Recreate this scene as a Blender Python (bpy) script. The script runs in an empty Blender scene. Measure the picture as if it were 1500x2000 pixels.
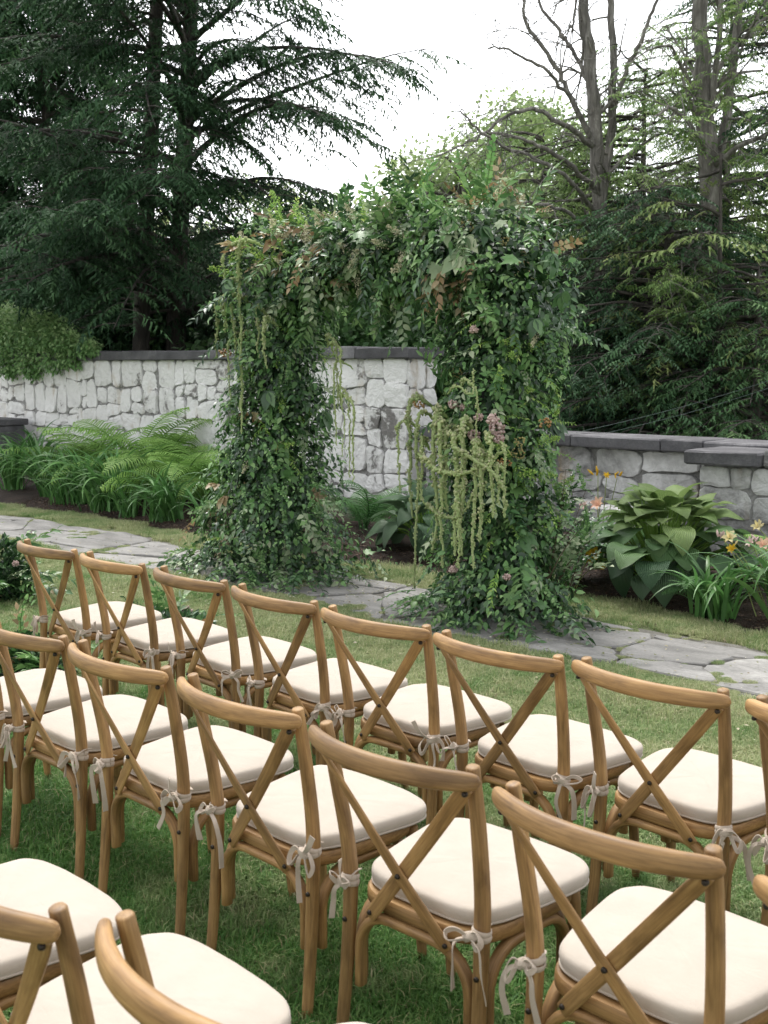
import bpy, math, random
import numpy as np
from mathutils import Matrix, Vector

# ------------------------------------------------------------------ camera, sky, sun, exposure
scene = bpy.context.scene
CAM_H, PITCH, YAW, FPX = 1.715, math.radians(7.37), math.radians(43.4), 2200.0
cam_data = bpy.data.cameras.new("camera")
cam = bpy.data.objects.new("camera", cam_data)
scene.collection.objects.link(cam)
cam.location = (0, 0, CAM_H)
cam.rotation_euler = (math.pi / 2 - PITCH, 0, YAW)
cam_data.sensor_fit = 'VERTICAL'
cam_data.sensor_height = 36.0
cam_data.lens = 36.0 * FPX / 2000.0
cam_data.clip_start = 0.05
cam_data.clip_end = 3000
cam_data.dof.use_dof = True
cam_data.dof.focus_distance = 5.6
cam_data.dof.aperture_fstop = 8.0
scene.camera = cam

SUN_EL, SUN_AZ = math.radians(58), math.radians(150)   # azimuth of the sun, counter-clockwise from +x
world = bpy.data.worlds.new("World")
scene.world = world
world.use_nodes = True
wn, wl = world.node_tree.nodes, world.node_tree.links
sky = wn.new("ShaderNodeTexSky")
sky.sky_type = 'NISHITA'
sky.sun_disc = False
sky.sun_elevation = SUN_EL
sky.sun_rotation = math.pi / 2 - SUN_AZ
sky.air_density = 1.0
sky.dust_density = 1.5
sky.ozone_density = 1.0
hsv = wn.new("ShaderNodeHueSaturation")
hsv.inputs['Saturation'].default_value = 0.12         # overcast: a white veil of cloud
wl.new(sky.outputs[0], hsv.inputs['Color'])
wl.new(hsv.outputs[0], wn['Background'].inputs['Color'])
wn['Background'].inputs['Strength'].default_value = 0.15

sun_data = bpy.data.lights.new("sun", 'SUN')
sun_data.energy = 1.2
sun_data.angle = math.radians(25)
sun_data.color = (1.0, 0.96, 0.9)
sun = bpy.data.objects.new("sun", sun_data)
scene.collection.objects.link(sun)
sd = Vector((math.cos(SUN_EL) * math.cos(SUN_AZ), math.cos(SUN_EL) * math.sin(SUN_AZ), math.sin(SUN_EL)))
sun.rotation_euler = sd.to_track_quat('Z', 'Y').to_euler()
sun.location = (-8, -4, 14)

vs = scene.view_settings
vs.view_transform = 'Standard'
vs.look = 'None'
vs.exposure = 1.45
vs.gamma = 1.0
scene.cycles.use_denoising = True
scene.cycles.max_bounces = 7
scene.cycles.diffuse_bounces = 4
scene.cycles.glossy_bounces = 2
scene.cycles.transmission_bounces = 4
scene.cycles.use_adaptive_sampling = True
scene.cycles.adaptive_threshold = 0.015

# ------------------------------------------------------------------ helpers
rs = np.random.RandomState(7)
COL = scene.collection
_c, _s = math.cos(PITCH), math.sin(PITCH)
_u = np.array([math.cos(-YAW), math.sin(-YAW)])
_n = np.array([-math.sin(-YAW), math.cos(-YAW)])

def ray(px, py):
    d = ((px - 750) / FPX, 1.0, -(py - 1000) / FPX)
    return np.array([d[0], d[1] * _c + d[2] * _s, -d[1] * _s + d[2] * _c])

def at_y(px, py, Y):
    """the point of the plane y = Y seen at a photo pixel"""
    d = ray(px, py); k = Y / (d[:2] @ _n)
    p = d * k
    return np.array([p[:2] @ _u, Y, CAM_H + p[2]])

def at_d(px, py, D):
    """the point at depth D (metres along the view) seen at a photo pixel"""
    d = ray(px, py); p = d * (D / d[1])
    return np.array([p[:2] @ _u, p[:2] @ _n, CAM_H + p[2]])

def to_px(P):
    P = np.asarray(P, float)
    x = P[..., 0] * _u[0] + P[..., 1] * _n[0]
    y = P[..., 0] * _u[1] + P[..., 1] * _n[1]
    z = P[..., 2] - CAM_H
    dep = y * _c - z * _s
    up = y * _s + z * _c
    dd = np.where(np.abs(dep) < 1e-6, 1e-6, dep)
    return 750 + FPX * x / dd, 1000 - FPX * up / dd, dep

def in_view(P, m=60):
    u, v, d = to_px(P)
    return (d > 0.3) & (u > -m) & (u < 1500 + m) & (v > -m) & (v < 2000 + m)

def mesh_np(name, V, F, attrs=None, smooth=False, sharp_flat=False):
    V = np.asarray(V, np.float32); F = np.asarray(F, np.int32)
    me = bpy.data.meshes.new(name)
    me.vertices.add(len(V)); me.vertices.foreach_set('co', V.ravel())
    k = F.shape[1]
    me.loops.add(F.size); me.loops.foreach_set('vertex_index', F.ravel())
    me.polygons.add(len(F))
    me.polygons.foreach_set('loop_start', np.arange(0, F.size, k, dtype=np.int32))
    me.update(calc_edges=True)
    for an, (dom, typ, val) in (attrs or {}).items():
        a = me.attributes.new(an, typ, dom)
        a.data.foreach_set('vector' if typ == 'FLOAT_VECTOR' else 'value', np.asarray(val, np.float32).ravel())
    if smooth:
        me.polygons.foreach_set('use_smooth', np.ones(len(F), bool))
    me.validate()
    return me

class MB:
    """collects quads / tris / n-gons for one mesh"""
    def __init__(s): s.v = []; s.f = []; s.g = []; s.n = 0
    def add(s, V, F, G=None):
        V = np.asarray(V, float)
        s.v.append(V); s.g.append(np.zeros_like(V) if G is None else np.asarray(G, float))
        s.f += [tuple(i + s.n for i in f) for f in F]; s.n += len(V)
        return s
    def mesh(s, name, smooth=True, angle=None):
        me = bpy.data.meshes.new(name)
        V = np.concatenate(s.v)
        me.from_pydata(V.tolist(), [], s.f)
        a = me.attributes.new('grain', 'FLOAT_VECTOR', 'POINT')
        a.data.foreach_set('vector', np.concatenate(s.g).astype(np.float32).ravel())
        if smooth:
            me.polygons.foreach_set('use_smooth', np.ones(len(me.polygons), bool))
            if angle: me.set_sharp_from_angle(angle=angle)
        me.update()
        return me

def frames(P, up=(0, 0, 1)):
    P = np.asarray(P, float)
    T = np.gradient(P, axis=0); T /= np.linalg.norm(T, axis=1)[:, None] + 1e-12
    N = np.zeros_like(P); up = np.asarray(up, float)
    n = up - T[0] * (up @ T[0])
    if np.linalg.norm(n) < 1e-3:
        n = np.array([1., 0, 0]) - T[0] * T[0][0]
    n /= np.linalg.norm(n); N[0] = n
    for i in range(1, len(P)):
        n = n - T[i] * (n @ T[i]); n /= np.linalg.norm(n) + 1e-12; N[i] = n
    return T, N, np.cross(T, N)

def spline(pts, k=8):
    """Catmull-Rom through the points"""
    P = np.asarray(pts, float)
    Q = np.vstack([2 * P[0] - P[1], P, 2 * P[-1] - P[-2]])
    out = []
    for i in range(1, len(Q) - 2):
        a, b, c, d = Q[i - 1], Q[i], Q[i + 1], Q[i + 2]
        for t in np.linspace(0, 1, k, endpoint=False):
            out.append(.5 * ((2 * b) + (c - a) * t + (2 * a - 5 * b + 4 * c - d) * t * t + (3 * b - a - 3 * c + d) * t ** 3))
    out.append(P[-1])
    return np.array(out)

def tube(mb, P, R, n=10, up=(0, 0, 1), ex=2.0, caps=True, jit=0.0, rng=None, ups=None):
    """swept tube; R scalar, (k,) or (k,2) for (sideways, upwards) radii; ex = superellipse exponent"""
    P = np.asarray(P, float); k = len(P)
    R = np.asarray(R, float)
    if R.ndim == 0: R = np.full((k, 2), float(R))
    elif R.shape == (2,) and k != 2: R = np.tile(R, (k, 1))
    elif R.ndim == 1: R = np.stack([R, R], 1)
    if caps:
        t0 = P[0] - P[1]; t0 /= np.linalg.norm(t0) + 1e-12
        t1 = P[-1] - P[-2]; t1 /= np.linalg.norm(t1) + 1e-12
        r0, r1 = R[0].min(), R[-1].min()
        P = np.vstack([P[0] + t0 * r0 * .22, P[0] + t0 * r0 * .12, P, P[-1] + t1 * r1 * .12, P[-1] + t1 * r1 * .22])
        R = np.vstack([R[0] * .72, R[0] * .92, R, R[-1] * .92, R[-1] * .72]); k += 4
    T, N, B = frames(P, up)
    if ups is not None:                      # the section turns along the piece
        U = np.asarray(ups, float)
        if caps: U = np.vstack([U[:1], U[:1], U, U[-1:], U[-1:]])
        N = U - T * (U * T).sum(1)[:, None]; N /= np.linalg.norm(N, axis=1)[:, None]; B = np.cross(T, N)
    th = np.linspace(0, 2 * np.pi, n, endpoint=False) + (np.pi / n)
    cs, sn = np.cos(th), np.sin(th)
    cx = np.sign(cs) * np.abs(cs) ** (2 / ex); sx = np.sign(sn) * np.abs(sn) ** (2 / ex)
    rad = np.ones((k, n))
    if jit: rad += (rng or rs).uniform(-jit, jit, (k, n))
    V = P[:, None] + (B[:, None] * (cx[None, :] * R[:, :1] * rad)[..., None] + N[:, None] * (sx[None, :] * R[:, 1:] * rad)[..., None])
    L = np.concatenate([[0], np.cumsum(np.linalg.norm(np.diff(P, axis=0), axis=1))])
    G = np.stack([cx[None, :] * R[:, :1], sx[None, :] * R[:, 1:], np.repeat(L[:, None], n, 1)], -1)
    F = []
    for i in range(k - 1):
        for j in range(n):
            a, b = i * n + j, i * n + (j + 1) % n
            F.append((a, b, b + n, a + n))
    if caps:
        F.append(tuple(range(n - 1, -1, -1))); F.append(tuple(range((k - 1) * n, k * n)))
    mb.add(V.reshape(-1, 3), F, G.reshape(-1, 3))

def tubes_np(paths, radii, n=5):
    """many uncapped tubes -> V, F arrays"""
    Vs, Fs, o = [], [], 0
    th = np.linspace(0, 2 * np.pi, n, endpoint=False)
    for P, R in zip(paths, radii):
        P = np.asarray(P, float); k = len(P); R = np.broadcast_to(np.asarray(R, float), (k,))
        T, N, B = frames(P, (.3, .2, .9))
        V = P[:, None] + (B[:, None] * np.cos(th)[None, :, None] + N[:, None] * np.sin(th)[None, :, None]) * R[:, None, None]
        i, j = np.meshgrid(np.arange(k - 1), np.arange(n), indexing='ij')
        a = i * n + j; b = i * n + (j + 1) % n
        Fs.append(np.stack([a, b, b + n, a + n], -1).reshape(-1, 4) + o); Vs.append(V.reshape(-1, 3)); o += k * n
    return np.concatenate(Vs), np.concatenate(Fs)

def basis(d, nh):
    """rotation matrices with y along d and z near nh; arrays (N,3)"""
    d = d / (np.linalg.norm(d, axis=1)[:, None] + 1e-12)
    x = np.cross(d, nh); x /= np.linalg.norm(x, axis=1)[:, None] + 1e-9
    z = np.cross(x, d)
    return np.stack([x, d, z], -1)

def scatter(T, F, pos, R, sc, rnd=None):
    """N copies of a template -> V, F, per-face random value"""
    T = np.asarray(T, float); F = np.asarray(F, int); N = len(pos)
    sc = np.asarray(sc, float)
    S = sc[:, None, None] if sc.ndim == 1 else sc[:, None, :]
    V = pos[:, None] + np.einsum('nij,nkj->nki', R, T[None] * S)
    FF = F[None] + (np.arange(N) * len(T))[:, None, None]
    r = rs.rand(N) if rnd is None else rnd
    return V.reshape(-1, 3), FF.reshape(-1, F.shape[1]), np.repeat(r, len(F))

def unit(a): return a / (np.linalg.norm(a, axis=-1, keepdims=True) + 1e-12)

def join_vf(parts):
    V, F, R, o = [], [], [], 0
    for v, f, r in parts:
        V.append(v); F.append(f + o); R.append(r); o += len(v)
    return np.concatenate(V), np.concatenate(F), np.concatenate(R)

def leaf_mesh(name, V, F, R, smooth=False):
    return mesh_np(name, V, F, {'rnd': ('FACE', 'FLOAT', R)}, smooth)

def link(name, data, mat=None, parent=None, **props):
    o = bpy.data.objects.new(name, data); COL.objects.link(o)
    if mat is not None and data is not None and not data.materials: data.materials.append(mat)
    if parent is not None: o.parent = parent
    for k, v in props.items(): o[k] = v
    return o

def thing(name, label, cat, loc=(0, 0, 0), rz=0.0, group=None):
    o = bpy.data.objects.new(name, None); COL.objects.link(o)
    o.empty_display_size = .1
    o.location = loc; o.rotation_euler = (0, 0, rz)
    o['label'] = label; o['category'] = cat
    if group: o['group'] = group
    return o

def place(name, me, mat, parent, pos, R=None, sc=1.0, **props):
    o = link(name, me, mat, parent, **props)
    M = Matrix.Identity(4)
    if R is not None:
        for i in range(3):
            for j in range(3): M[i][j] = R[i][j]
    if isinstance(sc, (int, float, np.floating)): sc = (sc, sc, sc)
    M = M @ Matrix.Diagonal((sc[0], sc[1], sc[2], 1))
    M.translation = Vector(pos)
    o.matrix_basis = M
    return o

# ---- materials
def newmat(name):
    m = bpy.data.materials.new(name); m.use_nodes = True
    nt = m.node_tree
    return m, nt.nodes, nt.links, nt.nodes['Principled BSDF']

def ramp(nodes, stops):
    r = nodes.new('ShaderNodeValToRGB')
    e = r.color_ramp.elements
    while len(e) < len(stops): e.new(.5)
    for el, (p, c) in zip(e, stops):
        el.position = p; el.color = (*c, 1) if len(c) == 3 else c
    return r

def noise(nodes, links, vec, scale, detail=4, rough=.55, dist=0.0):
    t = nodes.new('ShaderNodeTexNoise')
    t.inputs['Scale'].default_value = scale; t.inputs['Detail'].default_value = detail
    t.inputs['Roughness'].default_value = rough; t.inputs['Distortion'].default_value = dist
    if vec is not None: links.new(vec, t.inputs['Vector'])
    return t

def mixc(nodes, links, fac, a, b, mode='MIX'):
    m = nodes.new('ShaderNodeMix'); m.data_type = 'RGBA'; m.blend_type = mode
    for sock, val in ((m.inputs[0], fac), (m.inputs[6], a), (m.inputs[7], b)):
        if isinstance(val, (int, float)): sock.default_value = val
        elif isinstance(val, tuple): sock.default_value = (*val, 1)
        else: links.new(val, sock)
    return m.outputs[2]

def vmath(nodes, links, a, b, op='MULTIPLY'):
    v = nodes.new('ShaderNodeVectorMath'); v.operation = op
    links.new(a, v.inputs[0])
    if isinstance(b, tuple): v.inputs[1].default_value = b
    else: links.new(b, v.inputs[1])
    return v.outputs[0]

def bump(nodes, links, bsdf, h, strength=.3, dist=.01):
    b = nodes.new('ShaderNodeBump'); b.inputs['Strength'].default_value = strength; b.inputs['Distance'].default_value = dist
    links.new(h, b.inputs['Height']); links.new(b.outputs[0], bsdf.inputs['Normal'])

FOL = 2.05          # one place to set how light all the foliage is
def leafmat(name, cols, rough=.5, trans=.25, spec=.35, vary=.25):
    mc = np.mean(cols, 0)
    if mc[1] >= mc[0] and mc[1] > mc[2]: cols = [tuple(min(.6, v * FOL * t) for v, t in zip(c, (1.03, 1.02, .88))) for c in cols]
    m, N, L, b = newmat(name)
    at = N.new('ShaderNodeAttribute'); at.attribute_name = 'rnd'
    r = ramp(N, [(i / max(1, len(cols) - 1), c) for i, c in enumerate(cols)])
    L.new(at.outputs['Fac'], r.inputs[0])
    oi = N.new('ShaderNodeObjectInfo')
    mr = N.new('ShaderNodeMapRange'); mr.inputs[3].default_value = 1 - vary; mr.inputs[4].default_value = 1 + vary
    L.new(oi.outputs['Random'], mr.inputs[0])
    hs = N.new('ShaderNodeHueSaturation'); L.new(r.outputs[0], hs.inputs['Color']); L.new(mr.outputs[0], hs.inputs['Value'])
    L.new(hs.outputs[0], b.inputs['Base Color'])
    b.inputs['Roughness'].default_value = rough; b.inputs['Specular IOR Level'].default_value = spec
    if trans > 0:
        t = N.new('ShaderNodeBsdfTranslucent'); L.new(hs.outputs[0], t.inputs['Color'])
        mx = N.new('ShaderNodeMixShader'); mx.inputs[0].default_value = trans
        L.new(b.outputs[0], mx.inputs[1]); L.new(t.outputs[0], mx.inputs[2])
        L.new(mx.outputs[0], N['Material Output'].inputs['Surface'])
    return m

def wood_material(name, tint=1.0):
    m, N, L, b = newmat(name)
    at = N.new('ShaderNodeAttribute'); at.attribute_name = 'grain'
    oi = N.new('ShaderNodeObjectInfo')
    off = N.new('ShaderNodeCombineXYZ')
    mul = N.new('ShaderNodeMath'); mul.operation = 'MULTIPLY'; mul.inputs[1].default_value = 37.0
    L.new(oi.outputs['Random'], mul.inputs[0]); L.new(mul.outputs[0], off.inputs[2])
    v = vmath(N, L, at.outputs['Vector'], off.outputs[0], 'ADD')
    g1 = noise(N, L, vmath(N, L, v, (260, 260, 9)), 1.0, 5, .65, .4)
    g2 = noise(N, L, vmath(N, L, v, (30, 30, 6.5)), 1.0, 3, .55, .6)
    r1 = ramp(N, [(.22, (.165 * tint, .086 * tint, .030 * tint)), (.5, (.275 * tint, .158 * tint, .058 * tint)), (.78, (.385 * tint, .242 * tint, .102 * tint))])
    L.new(g1.outputs[0], r1.inputs[0])
    r2 = ramp(N, [(.3, (.56, .52, .48)), (.5, (.95, .93, .9)), (.7, (1.28, 1.28, 1.25))])
    L.new(g2.outputs[0], r2.inputs[0])
    c = mixc(N, L, 1.0, r1.outputs[0], r2.outputs[0], 'MULTIPLY')
    mr = N.new('ShaderNodeMapRange'); mr.inputs[3].default_value = .78; mr.inputs[4].default_value = 1.2
    L.new(oi.outputs['Random'], mr.inputs[0])
    hs = N.new('ShaderNodeHueSaturation'); L.new(c, hs.inputs['Color']); L.new(mr.outputs[0], hs.inputs['Value'])
    L.new(hs.outputs[0], b.inputs['Base Color'])
    rr = N.new('ShaderNodeMapRange'); rr.inputs[3].default_value = .46; rr.inputs[4].default_value = .68
    L.new(g2.outputs[0], rr.inputs[0]); L.new(rr.outputs[0], b.inputs['Roughness'])
    bump(N, L, b, g1.outputs[0], .12, .0012)
    return m

# ------------------------------------------------------------------ ground, bed, path
def lawn_material():
    m, N, L, b = newmat('lawn_soil')
    g = N.new('ShaderNodeNewGeometry')
    n1 = noise(N, L, g.outputs['Position'], 1.3, 5, .6)
    n2 = noise(N, L, g.outputs['Position'], 60, 4, .6)
    r = ramp(N, [(.3, (.05, .07, .024)), (.55, (.085, .105, .04)), (.75, (.14, .13, .065))])
    L.new(n1.outputs[0], r.inputs[0])
    c = mixc(N, L, .5, r.outputs[0], n2.outputs[1], 'OVERLAY')
    L.new(c, b.inputs['Base Color']); b.inputs['Roughness'].default_value = .95
    bump(N, L, b, n2.outputs[0], .6, .02)
    return m

# ground: one sheet to the horizon, falling away gently beyond the garden walls
xs = np.unique(np.concatenate([np.linspace(-1500, -60, 10), np.linspace(-60, 30, 61), np.linspace(30, 1500, 10)]))
ys = np.unique(np.concatenate([np.linspace(-1500, -30, 8), np.linspace(-30, 60, 61), np.linspace(60, 1500, 10)]))
X, Y = np.meshgrid(xs, ys, indexing='ij')
Z = -np.clip((Y - 9.8) * .035, 0, 1.4)
V = np.stack([X, Y, Z], -1).reshape(-1, 3)
i, j = np.meshgrid(np.arange(len(xs) - 1), np.arange(len(ys) - 1), indexing='ij')
a = i * len(ys) + j
F = np.stack([a, a + len(ys), a + len(ys) + 1, a + 1], -1).reshape(-1, 4)
link('ground', mesh_np('ground', V, F, smooth=True), lawn_material(), kind='structure')

def bed_material():
    m, N, L, b = newmat('mulch')
    g = N.new('ShaderNodeNewGeometry')
    n1 = noise(N, L, g.outputs['Position'], 4, 4, .6)
    n2 = noise(N, L, g.outputs['Position'], 90, 5, .7)
    r = ramp(N, [(.35, (.016, .009, .006)), (.5, (.042, .024, .016)), (.68, (.11, .072, .05))])
    L.new(n2.outputs[0], r.inputs[0])
    r2 = ramp(N, [(.3, (.6, .6, .6)), (.7, (1.15, 1.1, 1.05))]); L.new(n1.outputs[0], r2.inputs[0])
    L.new(mixc(N, L, 1.0, r.outputs[0], r2.outputs[0], 'MULTIPLY'), b.inputs['Base Color'])
    b.inputs['Roughness'].default_value = .95
    bump(N, L, b, n2.outputs[0], 1.0, .03)
    return m
mulch_mat = bed_material()

def bed_edge(x): return 6.98 + .10 * np.sin(x * 1.1 + .6) + .05 * np.sin(x * 2.7)
def bed_h(x, y):
    e = bed_edge(x)
    return np.clip((y - e) / .25, 0, 1) * .035 + np.clip((y - e) / 2.2, 0, 1) * .16
xs = np.linspace(-19, 2.5, 216); tt = np.concatenate([[0, .01], np.linspace(.03, 1, 22)])
Xb, Tb = np.meshgrid(xs, tt, indexing='ij'); E0 = bed_edge(Xb)
Yb = E0 + (9.35 - E0) * Tb
Zb = bed_h(Xb, Yb) + .004 + rs.uniform(-.008, .008, Xb.shape) * (Tb > .02)
V = np.stack([Xb, Yb, Zb], -1).reshape(-1, 3)
i, j = np.meshgrid(np.arange(len(xs) - 1), np.arange(len(tt) - 1), indexing='ij')
a = i * len(tt) + j
F = np.stack([a, a + len(tt), a + len(tt) + 1, a + 1], -1).reshape(-1, 4)
link('flower_bed', mesh_np('flower_bed', V, F, smooth=True), mulch_mat, kind='structure')

# loose bark chips lying on the bed
def chips():
    n = 8000
    x = rs.uniform(-13, -1.6, n); y = bed_edge(x) + np.abs(rs.normal(0, .5, n)) - .03
    z = bed_h(x, y) + rs.uniform(.004, .016, n)
    P = np.stack([x, y, z], -1); P = P[in_view(P) & (y < 8.6)]
    n = len(P)
    T = np.array([[-.5, -1, 0], [.5, -.9, .1], [.6, 1, .05], [-.45, .9, -.05], [0, 0, .35]])
    F = np.array([[0, 1, 4], [1, 2, 4], [2, 3, 4], [3, 0, 4]])
    d = unit(np.stack([rs.normal(size=n), rs.normal(size=n), rs.normal(0, .25, n)], -1))
    nh = unit(np.stack([rs.normal(0, .4, n), rs.normal(0, .4, n), np.ones(n)], -1))
    sc = np.stack([rs.uniform(.004, .010, n), rs.uniform(.008, .022, n), rs.uniform(.004, .01, n)], -1)
    V, F, R = scatter(T, F, P, basis(d, nh), sc)
    return leaf_mesh('bark_chips', V, F, R)
link('bark_chips', chips(), leafmat('bark_chip', [(.02, .011, .008), (.05, .028, .019), (.10, .062, .042), (.24, .18, .14)], .9, 0, .2, 0),
     kind='stuff', label='brown bark chips scattered over the flower bed', category='mulch')

# ---- polygons: Voronoi cells by half-plane clipping
def clip(poly, p, q):
    """keep the side of poly nearer to p than q"""
    m = (p + q) / 2; d = q - p; out = []
    k = len(poly)
    for a in range(k):
        A, B = poly[a], poly[(a + 1) % k]
        sa, sb = (A - m) @ d, (B - m) @ d
        if sa <= 0: out.append(A)
        if (sa < 0 < sb) or (sb < 0 < sa): out.append(A + (B - A) * (sa / (sa - sb)))
    return out

def voronoi(seeds, box, k=22):
    cells = []
    for a in range(len(seeds)):
        p = seeds[a]
        poly = [np.array(c, float) for c in ((box[0], box[2]), (box[1], box[2]), (box[1], box[3]), (box[0], box[3]))]
        o = np.argsort(((seeds - p) ** 2).sum(1))[1:k]
        for q in o:
            poly = clip(poly, p, seeds[q])
            if len(poly) < 3: break
        cells.append(np.array(poly) if len(poly) >= 3 else None)
    return cells

def relax_rows(x0, x1, y0, y1, rows, wmean, jx, jy):
    """seeds in broken courses"""
    out = []
    h = (y1 - y0) / rows
    for r in range(rows):
        x = x0 + rs.uniform(0, wmean)
        while x < x1:
            out.append((x, y0 + (r + .5) * h + rs.uniform(-jy, jy)))
            x += wmean * rs.uniform(1 - jx, 1 + jx)
    return np.array(out)

def tidy(poly, gap, rough, rng=rs):
    """inset a polygon by gap, break its edges and round its corners a little"""
    c = poly.mean(0)
    # drop very short edges
    keep = [poly[0]]
    for p in poly[1:]:
        if np.linalg.norm(p - keep[-1]) > .03: keep.append(p)
    if len(keep) > 3 and np.linalg.norm(keep[0] - keep[-1]) < .03: keep.pop()
    poly = np.array(keep); k = len(poly)
    if k < 3: return None
    pts = []
    for a in range(k):
        A, B = poly[a], poly[(a + 1) % k]; e = B - A; L = np.linalg.norm(e)
        nrm = np.array([e[1], -e[0]]) / (L + 1e-9)
        for t in ((.13, .38, .64, .87) if L > .18 else ((.2, .5, .8) if L > .09 else (.3, .7))):
            pts.append(A + e * t + nrm * rng.uniform(-rough, rough * .6))
    pts = np.array(pts)
    r = np.linalg.norm(pts - c, axis=1)
    return c + (pts - c) * np.clip((r - gap) / r, .2, 1)[:, None]

def slab(poly, z0, z1, bev, jit, to3, dome=0.0, inner=True):
    """a stone: side wall, broken edge, uneven face. poly counter-clockwise in 2D, to3 maps (a,b,height) -> xyz"""
    k = len(poly); c = poly.mean(0)
    def ring(f, h, j=0): return np.column_stack([c + (poly - c) * f, np.full(k, h) + rs.uniform(-j, j, k)])
    size = np.linalg.norm(poly - c, axis=1).mean()
    f1 = 1 - bev / size
    rings = [ring(1, z0), ring(1, z1 - bev * .9, jit * .4), ring(f1, z1 - bev * .15, jit)]
    if inner: rings.append(ring(.62, z1 + dome, jit * .45))
    V = np.vstack(rings + [np.array([[*c, z1 + dome * 1.08 + rs.uniform(-jit, jit) * .4]])])
    F = []
    for r in range(len(rings) - 1):
        for a in range(k):
            b = (a + 1) % k
            F.append((r * k + a, r * k + b, (r + 1) * k + b, (r + 1) * k + a))
    last = (len(rings) - 1) * k; ce = len(V) - 1
    for a in range(k): F.append((last + a, last + (a + 1) % k, ce))
    me = bpy.data.meshes.new('stone')
    me.from_pydata([to3(*p) for p in V], [], F)
    me.update()
    return me

def ccw(p):
    x, y = p[:, 0], p[:, 1]
    return p if (x * np.roll(y, -1) - np.roll(x, -1) * y).sum() > 0 else p[::-1]

def slate_material():
    m, N, L, b = newmat('slate')
    g = N.new('ShaderNodeNewGeometry'); oi = N.new('ShaderNodeObjectInfo')
    n1 = noise(N, L, vmath(N, L, g.outputs['Position'], (2.2, 4.5, 2)), 1, 6, .62, .8)
    n2 = noise(N, L, g.outputs['Position'], 45, 5, .65)
    r = ramp(N, [(.32, (.14, .136, .128)), (.48, (.21, .203, .19)), (.62, (.275, .266, .25)), (.78, (.36, .347, .325))])
    L.new(n1.outputs[0], r.inputs[0])
    mr = N.new('ShaderNodeMapRange'); mr.inputs[3].default_value = .82; mr.inputs[4].default_value = 1.2
    L.new(oi.outputs['Random'], mr.inputs[0])
    hs = N.new('ShaderNodeHueSaturation'); L.new(r.outputs[0], hs.inputs['Color']); L.new(mr.outputs[0], hs.inputs['Value'])
    c = mixc(N, L, .35, hs.outputs[0], n2.outputs[0], 'OVERLAY')
    L.new(c, b.inputs['Base Color']); b.inputs['Roughness'].default_value = .75
    bump(N, L, b, mixc(N, L, .5, n1.outputs[0], n2.outputs[0]), .7, .012)
    return m
slate = slate_material()
path_z = np.array([[-16.5, 5.62], [1.5, 5.62], [1.5, 6.42], [-16.5, 6.42]])
def path_lo(x): return 5.46 + .06 * np.sin(x * 1.7) + .05 * np.sin(x * 3.1 + 1)
def path_hi(x): return 6.40 + .07 * np.sin(x * 1.3 + 2) + .04 * np.sin(x * 3.7)
xs = np.linspace(-17, 2, 150)
V = np.concatenate([np.stack([xs, path_lo(xs) - .1, np.full(150, .004)], -1), np.stack([xs, path_hi(xs) + .08, np.full(150, .004)], -1)])
F = np.array([[k, k + 1, 151 + k, 150 + k] for k in range(149)])
def dirt_material():
    m, N, L, b = newmat('trodden_earth')
    g = N.new('ShaderNodeNewGeometry')
    n1 = noise(N, L, g.outputs['Position'], 5, 4, .6); n2 = noise(N, L, g.outputs['Position'], 70, 5, .7)
    r = ramp(N, [(.3, (.10, .094, .08)), (.5, (.17, .162, .14)), (.7, (.26, .25, .22))]); L.new(mixc(N, L, .5, n1.outputs[0], n2.outputs[0]), r.inputs[0])
    L.new(r.outputs[0], b.inputs['Base Color']); b.inputs['Roughness'].default_value = .95
    bump(N, L, b, n2.outputs[0], .8, .02)
    return m
path = link('path', mesh_np('path', V, F), dirt_material(), kind='structure')
seeds = relax_rows(-17, 2, 5.36, 6.5, 3, .78, .5, .10)
path_polys = []
for cell in voronoi(seeds, (-17.5, 2.5, 5.15, 6.7)):
    if cell is None: continue
    cell = np.column_stack([cell[:, 0], np.clip(cell[:, 1], path_lo(cell[:, 0]), path_hi(cell[:, 0]))])
    p = tidy(ccw(cell), rs.uniform(.002, .009), .020)
    if p is None: continue
    c = p.mean(0)
    if np.ptp(p[:, 1]) < .05 or not in_view(np.array([*c, 0]), 700): continue
    path_polys.append(p)
    th = rs.uniform(.008, .028); tl = rs.normal(0, .008, 2)
    me = slab(p, -.01, th, .010, .004, lambda a, b, h, c=c, tl=tl: (a, b, h + (a - c[0]) * tl[0] + (b - c[1]) * tl[1]))
    link('stone', me, slate, path)

# ------------------------------------------------------------------ grass
def grass_tile(n, rad, h0, h1, seed):
    r = np.random.RandomState(seed)
    rr = rad * np.sqrt(r.rand(n)) ; a = r.rand(n) * 2 * np.pi
    P = np.stack([rr * np.cos(a), rr * np.sin(a), np.zeros(n)], -1)
    az = r.rand(n) * 2 * np.pi; lean = r.uniform(.15, 1.15, n); h = r.uniform(h0, h1, n); w = r.uniform(.0011, .0021, n)
    d = np.stack([np.cos(az), np.sin(az), np.zeros(n)], -1); sd_ = np.stack([-np.sin(az), np.cos(az), np.zeros(n)], -1)
    up = np.array([0, 0, 1.])
    m = P + d * (h * .35 * lean)[:, None] + up * (h * .6)[:, None]
    t = P + d * (h * lean)[:, None] + up * (h * np.clip(1.05 - .45 * lean, .2, 1))[:, None]
    V = np.stack([P - sd_ * w[:, None], P + sd_ * w[:, None], m + sd_ * (w * .85)[:, None], m - sd_ * (w * .85)[:, None], t], 1).reshape(-1, 3)
    o = np.arange(n)[:, None] * 5
    F = np.concatenate([o + [0, 1, 2], o + [0, 2, 3], o + [3, 2, 4]])
    R = np.tile(r.rand(n), 3)
    return leaf_mesh('grass_tuft', V, F, R)

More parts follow.
